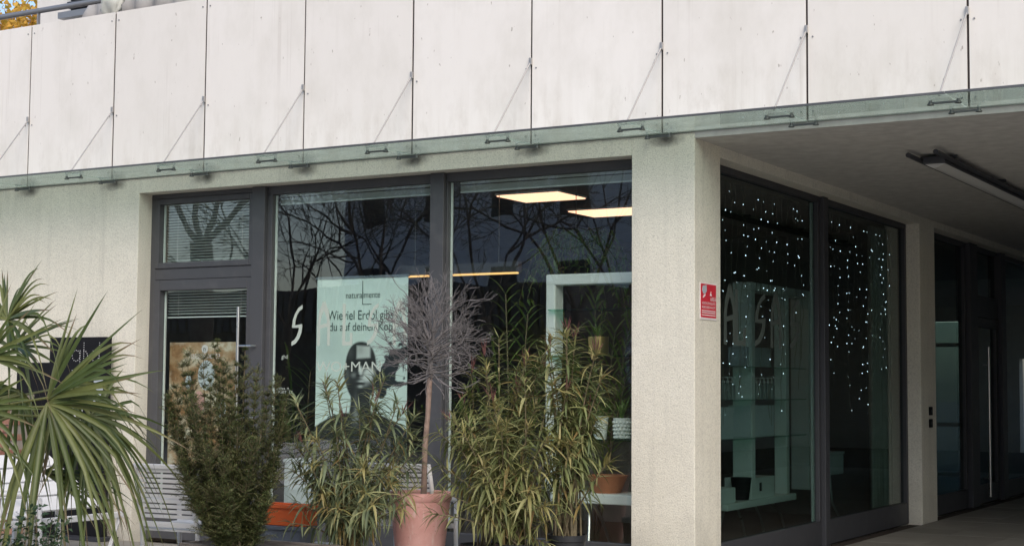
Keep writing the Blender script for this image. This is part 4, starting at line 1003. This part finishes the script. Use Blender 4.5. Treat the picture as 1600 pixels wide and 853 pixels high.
for i in range(9):
    px = (1130, 1137, 1144)[i] if i < 3 else 1175 + (i - 3) * 6.2
    q = at(px, 610, x=-5.60); t = thing('pump_bottle', ('%s of the three pump bottles next to the column' % ('first', 'middle', 'last')[i]) if i < 3 else '%s from the left in the row of six white-pumped bottles' % ('first', 'second', 'third', 'fourth', 'fifth', 'sixth')[i - 3], 'bottle', (q.x, q.y, 1.466), 'pump bottles in a row on the side shelf')
    smooth_angle(MB().lathe((q.x, q.y, 1.466), [(0, 0), (.028, 0), (.03, .01), (.03, .13), (.012, .155), (0, .155)], 14).build('body', 'bottle', t))
    smooth_angle(MB().lathe((q.x, q.y, 1.6215), [(.016, 0), (.016, .018), (.006, .02), (.006, .045), (0, .045)], 10).build('pump', 'sign_white', t)); box('spout', 'sign_white', t, q.x - .01, q.x + .035, q.y - .006, q.y + .006, 1.667, 1.677)
# things on the front shelf
def vessel(label, name, px, py0, py1, wpx, Y, mat, rt=1.0, cat='pot'):
    a_, b_ = at(px, py0, Y=Y), at(px, py1, Y=Y); r_ = wpx / 2 / FPX * (a_ - CAM).dot(FW); h = a_.z - b_.z
    t = thing(name, label, cat, (b_.x, Y, b_.z)); smooth_angle(MB().lathe((b_.x, Y, b_.z + .001), [(0, 0), (r_ * rt * .96, 0), (r_ * rt, .012), (r_, h), (r_ * .94, h), (r_ * .9, h - .03), (0, h - .03)], 30).build('vessel', mat, t), 35)
    return t, Vector((b_.x, Y, a_.z - .02)), r_
def spiky(label, c, n, L, mat='inner_leaf', W=.02, spread=.8, droop=.4, seed=0, name='house_plant', group=None, cat='plant'):
    r_ = random.Random(seed); t = thing(name, label, cat, c, group)
    V, F = [], []
    for i in range(n):
        a = r_.uniform(0, 6.283); e = r_.uniform(.1, spread); d = Vector((math.cos(a) * e, math.sin(a) * e, 1))
        v, f = blade(c, d, (math.cos(a) * -1, math.sin(a) * -1, .4), L * r_.uniform(.6, 1.15), W * r_.uniform(.7, 1.2), droop * r_.uniform(.4, 1.5), .2, 6); b = len(V); V += v; F += [tuple(k_ + b for k_ in x) for x in f]
    np_obj('foliage', V, F, mat, t, True); return t
_, c, r_ = vessel('brushed gold plant pot on the glass board of the shelf', 'gold_pot', 935, 526, 554, 33, .60, 'gold', .97); spiky('thin grassy plant growing in the gold pot', c, 26, .26, W=.010, droop=.5, seed=1)
t_, c, r_ = vessel('white dimpled plant pot beside the column', 'white_pot', 972, 653, 685, 28, .60, 'ceramic', .82)
for k_ in range(5):
    m = MB()
    for j in range(14):
        a = 2 * math.pi * (j + .5 * (k_ % 2)) / 14; rr_ = r_ * (.85 + .03 * k_) + .001; cx_, cy_, cz_ = c.x + rr_ * math.cos(a), .60 + rr_ * math.sin(a), c.z - .145 + k_ * .032
        m.lathe((cx_, cy_, cz_), [(.0005, -.014), (.010, -.008), (.013, 0), (.010, .008), (.0005, .014)], 6)
    m.build('dimple_row', 'ceramic', t_, True)
spiky('small upright aloe in the white dimpled pot', c, 12, .24, W=.028, spread=.4, droop=.1, seed=2)
_, c, r_ = vessel('plain white tapered pot behind the right oleander', 'white_pot', 938, 650, 686, 26, .60, 'ceramic', .75); spiky('arching house plant in the plain white pot', c, 14, .26, seed=3)
_, c, r_ = vessel('wide terracotta bowl on the white shelf base', 'terracotta_bowl', 948, 742, 775, 66, .62, 'terracotta', .62)
q = at(950, 776, Y=.62)
t = thing('storage_chest', 'pale mint chest on the shop floor behind the left oleander', 'chest', (-8.95, .75, .02)); a_ = at(444, 716, Y=.62); box('body', 'carton', t, a_.x, a_.x + .50, .62, .9, .02, a_.z - .04, bevel=.01); box('lid', 'carton', t, a_.x - .01, a_.x + .51, .61, .91, a_.z - .039, a_.z, bevel=.01)
t = thing('storage_basket', 'teal lidded basket on the floor behind the far side window', 'basket', (-5.7, 4.7, .02)); a_, b_ = at(1290, 700, x=-5.6), at(1318, 700, x=-5.6)
box('body', 'carton', t, -5.9, -5.6, a_.y, b_.y, .62, .84, bevel=.01); box('lid', 'carton', t, -5.91, -5.59, a_.y - .01, b_.y + .01, .841, .87, bevel=.005)
for yy in (a_.y + .05, b_.y - .05): smooth_angle(MB().tube([(-5.75, yy, .62), (-5.72, yy, .3), (-5.62, yy + .1, .02)], .015, 8).build('leg', 'steel', t))
# sheer curtain by the pier
n = 60; V = []; F = []
for i in range(n + 1):
    s = i / n; y = 5.75 + .70 * s; xx = -5.40 + .035 * math.sin(s * 40) + .01 * math.sin(s * 97)
    V += [(xx, y, .06), (xx + .01 * math.sin(s * 30), y, 1.7), (xx, y, 3.44)]
for i in range(n):
    for j in range(2): F.append((i * 3 + j, i * 3 + 3 + j, i * 3 + 4 + j, i * 3 + 1 + j))
cu = np_obj('curtain', V, F, 'cloth', None, True); tag(cu, 'sheer pale curtain hanging by the pier behind the far side window', 'curtain'); so_ = cu.modifiers.new('Solidify', 'SOLIDIFY'); so_.thickness = .002
# fairy light curtains
bulb = MB().lathe((0, 0, 0), [(.0002, -.004), (.0025, -.0015), (.0025, .0015), (.0002, .004)], 6); bme = bpy.data.meshes.new('bulb'); bme.from_pydata(bulb.v, [], bulb.f); bme.materials.append(M['fairy'])
def fairy(label, y0, y1, n, ztop, seed, zmin, per):
    rnd = random.Random(seed); t = thing('fairy_lights', label, 'fairy lights', (-5.33, (y0 + y1) / 2, ztop)); segs = [(-5.33, y0, ztop, -5.33, y1, ztop, .003, .003)]
    for i in range(n):
        y = y0 + (y1 - y0) * (i + .5 + rnd.uniform(-.3, .3)) / n; L = rnd.uniform(.55, 1) * (ztop - zmin); p = Vector((-5.33, y, ztop)); k_ = int(L / .09); nb = 0
        for j in range(k_):
            q = p + Vector((rnd.uniform(-.012, .012), rnd.uniform(-.02, .02), -L / k_)); segs.append((*p, *q, .0022, .0022)); p = q
            if rnd.random() < per and q.z < ztop - .08: shared('bulb', bme, 'fairy', t, q + Vector((rnd.uniform(-.01, .02), rnd.uniform(-.04, .04), 0))).scale = (rnd.choice((.55, .8, 1, 1.25)),) * 3
    tubes('wire', segs, 'stem', t, 4)
fairy('fairy lights hanging over the boxes in the side window nearest the column', .72, 3.38, 20, 3.44, 4, 1.10, .40)
fairy('fairy lights hanging in the far side window beside the pale curtain', 3.72, 6.38, 18, 3.42, 5, 1.20, .38)
# indoor greenery
def inner_palm(label, base, hubs, seed, L=.65):
    r_ = random.Random(seed); t = thing('indoor_palm', label, 'palm', base, 'palms inside the shop'); base = Vector(base); V, F, sg = [], [], []
    for hx, hy, Yd, ax_ in hubs:
        hub = at(hx, hy, Y=Yd); c = base.lerp(hub, .6) + Vector((0, 0, .25)); prev = base
        pts = [base * (1 - s) ** 2 + c * (2 * s * (1 - s)) + hub * s * s for s in [i / 16 for i in range(17)]]
        for a_, b_ in zip(pts, pts[1:]): sg.append((*a_, *b_, .009, .007))
        for i in range(6, 17):
            tdir = (pts[i] - pts[i - 1]).normalized(); s_ = tdir.cross(Vector((0, 0, 1))).normalized()
            for sgn_ in (-1, 1):
                v, f = blade(pts[i], s_ * sgn_ * .8 + tdir * .8 + Vector((0, 0, .25)), (0, 0, 1), L * r_.uniform(.5, 1) * (1 - .4 * abs(i - 10) / 8), .026, .5 * r_.uniform(.5, 1.3), .2, 5); b = len(V); V += v; F += [tuple(k_ + b for k_ in x) for x in f]
    tubes('frond_stem', sg, 'stem', t, 5); np_obj('foliage', V, F, 'inner_leaf', t, True)
q = at(800, 850, Y=.9); inner_palm('tall indoor palm left of the white shelf behind the oleanders', (q.x, .9, .02), [(770, 540, .8, 0), (825, 490, .85, 0), (740, 590, .7, 0), (800, 640, .7, 0), (850, 560, .95, 0), (720, 640, .8, 0), (790, 460, .95, 0)], 1)
q = at(930, 850, Y=1.0); inner_palm('indoor palm spreading behind the glass boards of the white shelf', (q.x, 1.0, .02), [(880, 500, .9, 0), (930, 475, 1.0, 0), (985, 500, 1.0, 0), (900, 580, .85, 0), (980, 580, .9, 0), (950, 640, .85, 0), (960, 520, .95, 0)], 2)
q = at(470, 850, Y=1.3); inner_palm('indoor palm between the door and the roll-up banner', (q.x, 1.3, .02), [(450, 560, 1.2, 0), (485, 580, 1.1, 0), (470, 640, 1.0, 0), (440, 640, 1.2, 0), (660, 640, 1.0, 0)], 3)
q = at(900, 345, Y=1.15); t = thing('hanging_plant', 'trailing leafy green plant hanging from the ceiling above the white shelf', 'plant', (q.x, 1.15, 2.92)); rnd = random.Random(9); segs, P, D, Nn, Ls, Ws = [], [], [], [], [], []
MB().tube([(q.x, 1.15, 3.474), (q.x, 1.15, 2.92)], .004, 6).build('cord', 'clamp', t)
for i in range(44):
    p = Vector((q.x, 1.15, 2.90)); a = rnd.uniform(0, 6.28); d = Vector((math.cos(a) * .9, math.sin(a) * .42, rnd.uniform(.3, .9))) * .075
    for j in range(rnd.randint(7, 13)):
        e = p + d; d = d * .93 + Vector((0, 0, -.016)); segs.append((*p, *e, .004, .003)); p = e
        for _ in range(3): P.append(p); dd_ = Vector((rnd.gauss(0, 1), rnd.gauss(0, 1), rnd.gauss(-.5, .5))); D.append(dd_); Nn.append(Vector((rnd.gauss(0, .4), rnd.gauss(0, .4), 1))); Ls.append(rnd.uniform(.06, .13)); Ws.append(rnd.uniform(.015, .026))
tubes('stem', segs, 'stem', t, 4); leaf_cards('foliage', np.array(P), np.array(D), np.array(Nn), np.array(Ls), np.array(Ws), 'inner_leaf', t, 'stuff', .4)
t = thing('salon_counter', 'dark counter deep inside the shop behind the plants', 'counter', (-8.5, 4.5, .02)); box('front', 'interior_dark', t, -10, -7, 4.5, 5.0, .02, 1.0); box('worktop', 'dark_metal', t, -10.05, -6.95, 4.45, 5.05, 1.002, 1.04)

# ================================================================== TERRACE AND BEYOND
a_, b_ = at(150, 15, Y=.55), at(325, 5, Y=.55); n = 70; V = []; F = []; rnd = np.random.default_rng(2)
xs_ = np.linspace(a_.x, b_.x + 1.5, n + 1); ys_ = np.linspace(.25, 1.1, 15)
for i, x in enumerate(xs_):
    for j, y in enumerate(ys_):
        s = i / n; h = 5.5 + .38 * min(1, s * 10) * min(1, (1 - s) * 6) + .05 * math.sin(x * 5 + 1) + .03 * math.sin(x * 17 + y * 9) + .022 * math.sin(x * 37 - y * 21)
        if j == 0: h = 4.3
        if j == 1: h -= .14
        V.append((x, y + (.04 * math.sin(x * 23) if j < 2 else 0), h))
for i in range(n):
    for j in range(14): k_ = i * 15 + j; F.append((k_, k_ + 15, k_ + 16, k_ + 1))
cu = np_obj('cover_sheet', V, F, 'tarp', None, True); tag(cu, 'crumpled grey cover sheet over terrace furniture behind the parapet', 'cover'); so_ = cu.modifiers.new('Solidify', 'SOLIDIFY'); so_.thickness = .01
q = at(178, 8, Y=.08); t = thing('cover_bundle', 'knotted pale cloth bundle tied over the end of the railing', 'cloth', q)
V = []; F = []; nn = 20
for i in range(13):
    ph_ = math.pi * i / 12
    for j in range(nn):
        th_ = 2 * math.pi * j / nn; r_ = 1 + .16 * math.sin(th_ * 5 + i) + .10 * math.sin(th_ * 9 - i * 2); V.append((q.x + .13 * r_ * math.sin(ph_) * math.cos(th_), q.y - .02 + .09 * r_ * math.sin(ph_) * math.sin(th_), q.z + .02 + .14 * math.cos(ph_) + .05 * math.sin(th_ * 3) * math.sin(ph_)))
for i in range(12):
    for j in range(nn): F.append((i * nn + j, i * nn + (j + 1) % nn, (i + 1) * nn + (j + 1) % nn, (i + 1) * nn + j))
np_obj('knot', V, F, 'cloth', t, True)

def bare_tree(label, base, h, r, seed, fork=None, group='bare street trees across the road', depth=5, lean=(0, 0), L=2.0):
    rnd = random.Random(seed); base = Vector(base); t = thing('bare_tree', label, 'tree', base, group); segs = []; f = fork or h * .35; top = base + Vector((lean[0], lean[1], f))
    smooth_angle(MB().tube([base, base.lerp(top, .3), base.lerp(top, .7), top], [r * 1.3, r * 1.0, r * .9, r * .95], 12).build('trunk', 'bark', t))
    for a in range(4):
        an = a * 1.57 + rnd.uniform(-.4, .4); branches(top - Vector((0, 0, .1)), Vector((math.cos(an) * .62, math.sin(an) * .62, 1)), L * (h / 9), r * .33, depth, segs, .66, .76, (2, 2), .24, .06, .005, rnd)
    tubes('crown', segs, 'bark', t, 4)
def away(px, py, Y): p = mirrored(px, py, Y); return p
p = away(318, 360, -15); bare_tree('bare tree with a forked trunk across the road, mirrored in the door light', (p.x, -15, -.03), 9, .27, 1, fork=p.z - .3, L=2.2)
for i, (px, Y) in enumerate(((450, -17), (590, -16), (640, -21), (760, -15), (900, -18), (970, -22), (520, -24))):
    p = away(px, 400, Y); bare_tree('bare street tree across the road, mirrored in the shop windows', (p.x, Y, -.03), 8.5 + i % 3, .13, 10 + i, depth=5)
def far_house(label, x0, x1, y0, y1, h, seed):
    t = thing('house', label, 'house', ((x0 + x1) / 2, (y0 + y1) / 2, 0)); wl = box('wall', 'far_render', t, x0, x1, y0, y1, -.03, h)
    box('roof', 'roof_dark', t, x0 - .4, x1 + .4, y0 - .4, y1 + .4, h, h + .5)
    n = int((x1 - x0) / 2.6)
    for f_ in range(int((h - 1) / 3)):
        for i in range(n):
            cx_ = x0 + (i + .5) * (x1 - x0) / n; w_ = MB().box(cx_ - .6, cx_ + .6, y1 - .02, y1 + .05, 1 + f_ * 3, 2.6 + f_ * 3).build('window', 'white_paint', t); box('pane', 'far_dark', w_, cx_ - .52, cx_ + .52, y1 + .051, y1 + .06, 1.08 + f_ * 3, 2.52 + f_ * 3)
far_house('slate grey apartment house across the road behind the bare trees', -33, -9, -44, -32, 13, 1)
far_house('long grey apartment house far left across the road', -110, -80, -46, -34, 12, 2)
far_house('grey apartment house across the road facing the passage', -6, 22, -46, -34, 12, 3)
t = thing('shed', 'low dark corrugated shed across the road', 'shed', (-26, -20, 0)); box('wall', 'far_dark', t, -33, -17, -22.5, -19.5, -.03, 2.9)
for i in range(64): box('roof_rib', 'roof_dark', t, -33.2 + i * .255, -33.2 + i * .255 + .17, -22.8, -19.2, 2.9 + .02 * (i % 2), 4.0)
# autumn tree beyond the left end of the upper storey
c = at(18, 22, Y=17); t = thing('autumn_tree', 'golden autumn tree showing above the parapet at the top left corner', 'tree', (c.x, 17, 0)); segs = []; rnd = random.Random(4)
smooth_angle(MB().tube([(c.x, 17, 0), (c.x + .1, 17, 4), (c.x, 17, 8)], [.3, .25, .18], 10).build('trunk', 'bark', t))
for a in range(6): branches((c.x, 17, 7.5), (math.cos(a) * .6, math.sin(a) * .6, 1), 1.8, .10, 3, segs, .7, .75, (2, 2), .2, .08, .012, rnd)
tubes('branch', segs, 'topiary_bark', t, 5)
A = np.array(segs)[:, 3:6]; ii = rng.integers(0, len(A), 9000); P = A[ii] + rng.normal(0, .32, (9000, 3))
leaf_cards('crown', P, rng.normal(0, 1, (9000, 3)), rng.normal(0, 1, (9000, 3)), rng.uniform(.12, .24, 9000), rng.uniform(.10, .18, 9000), 'autumn_leaf', t, 'stuff')
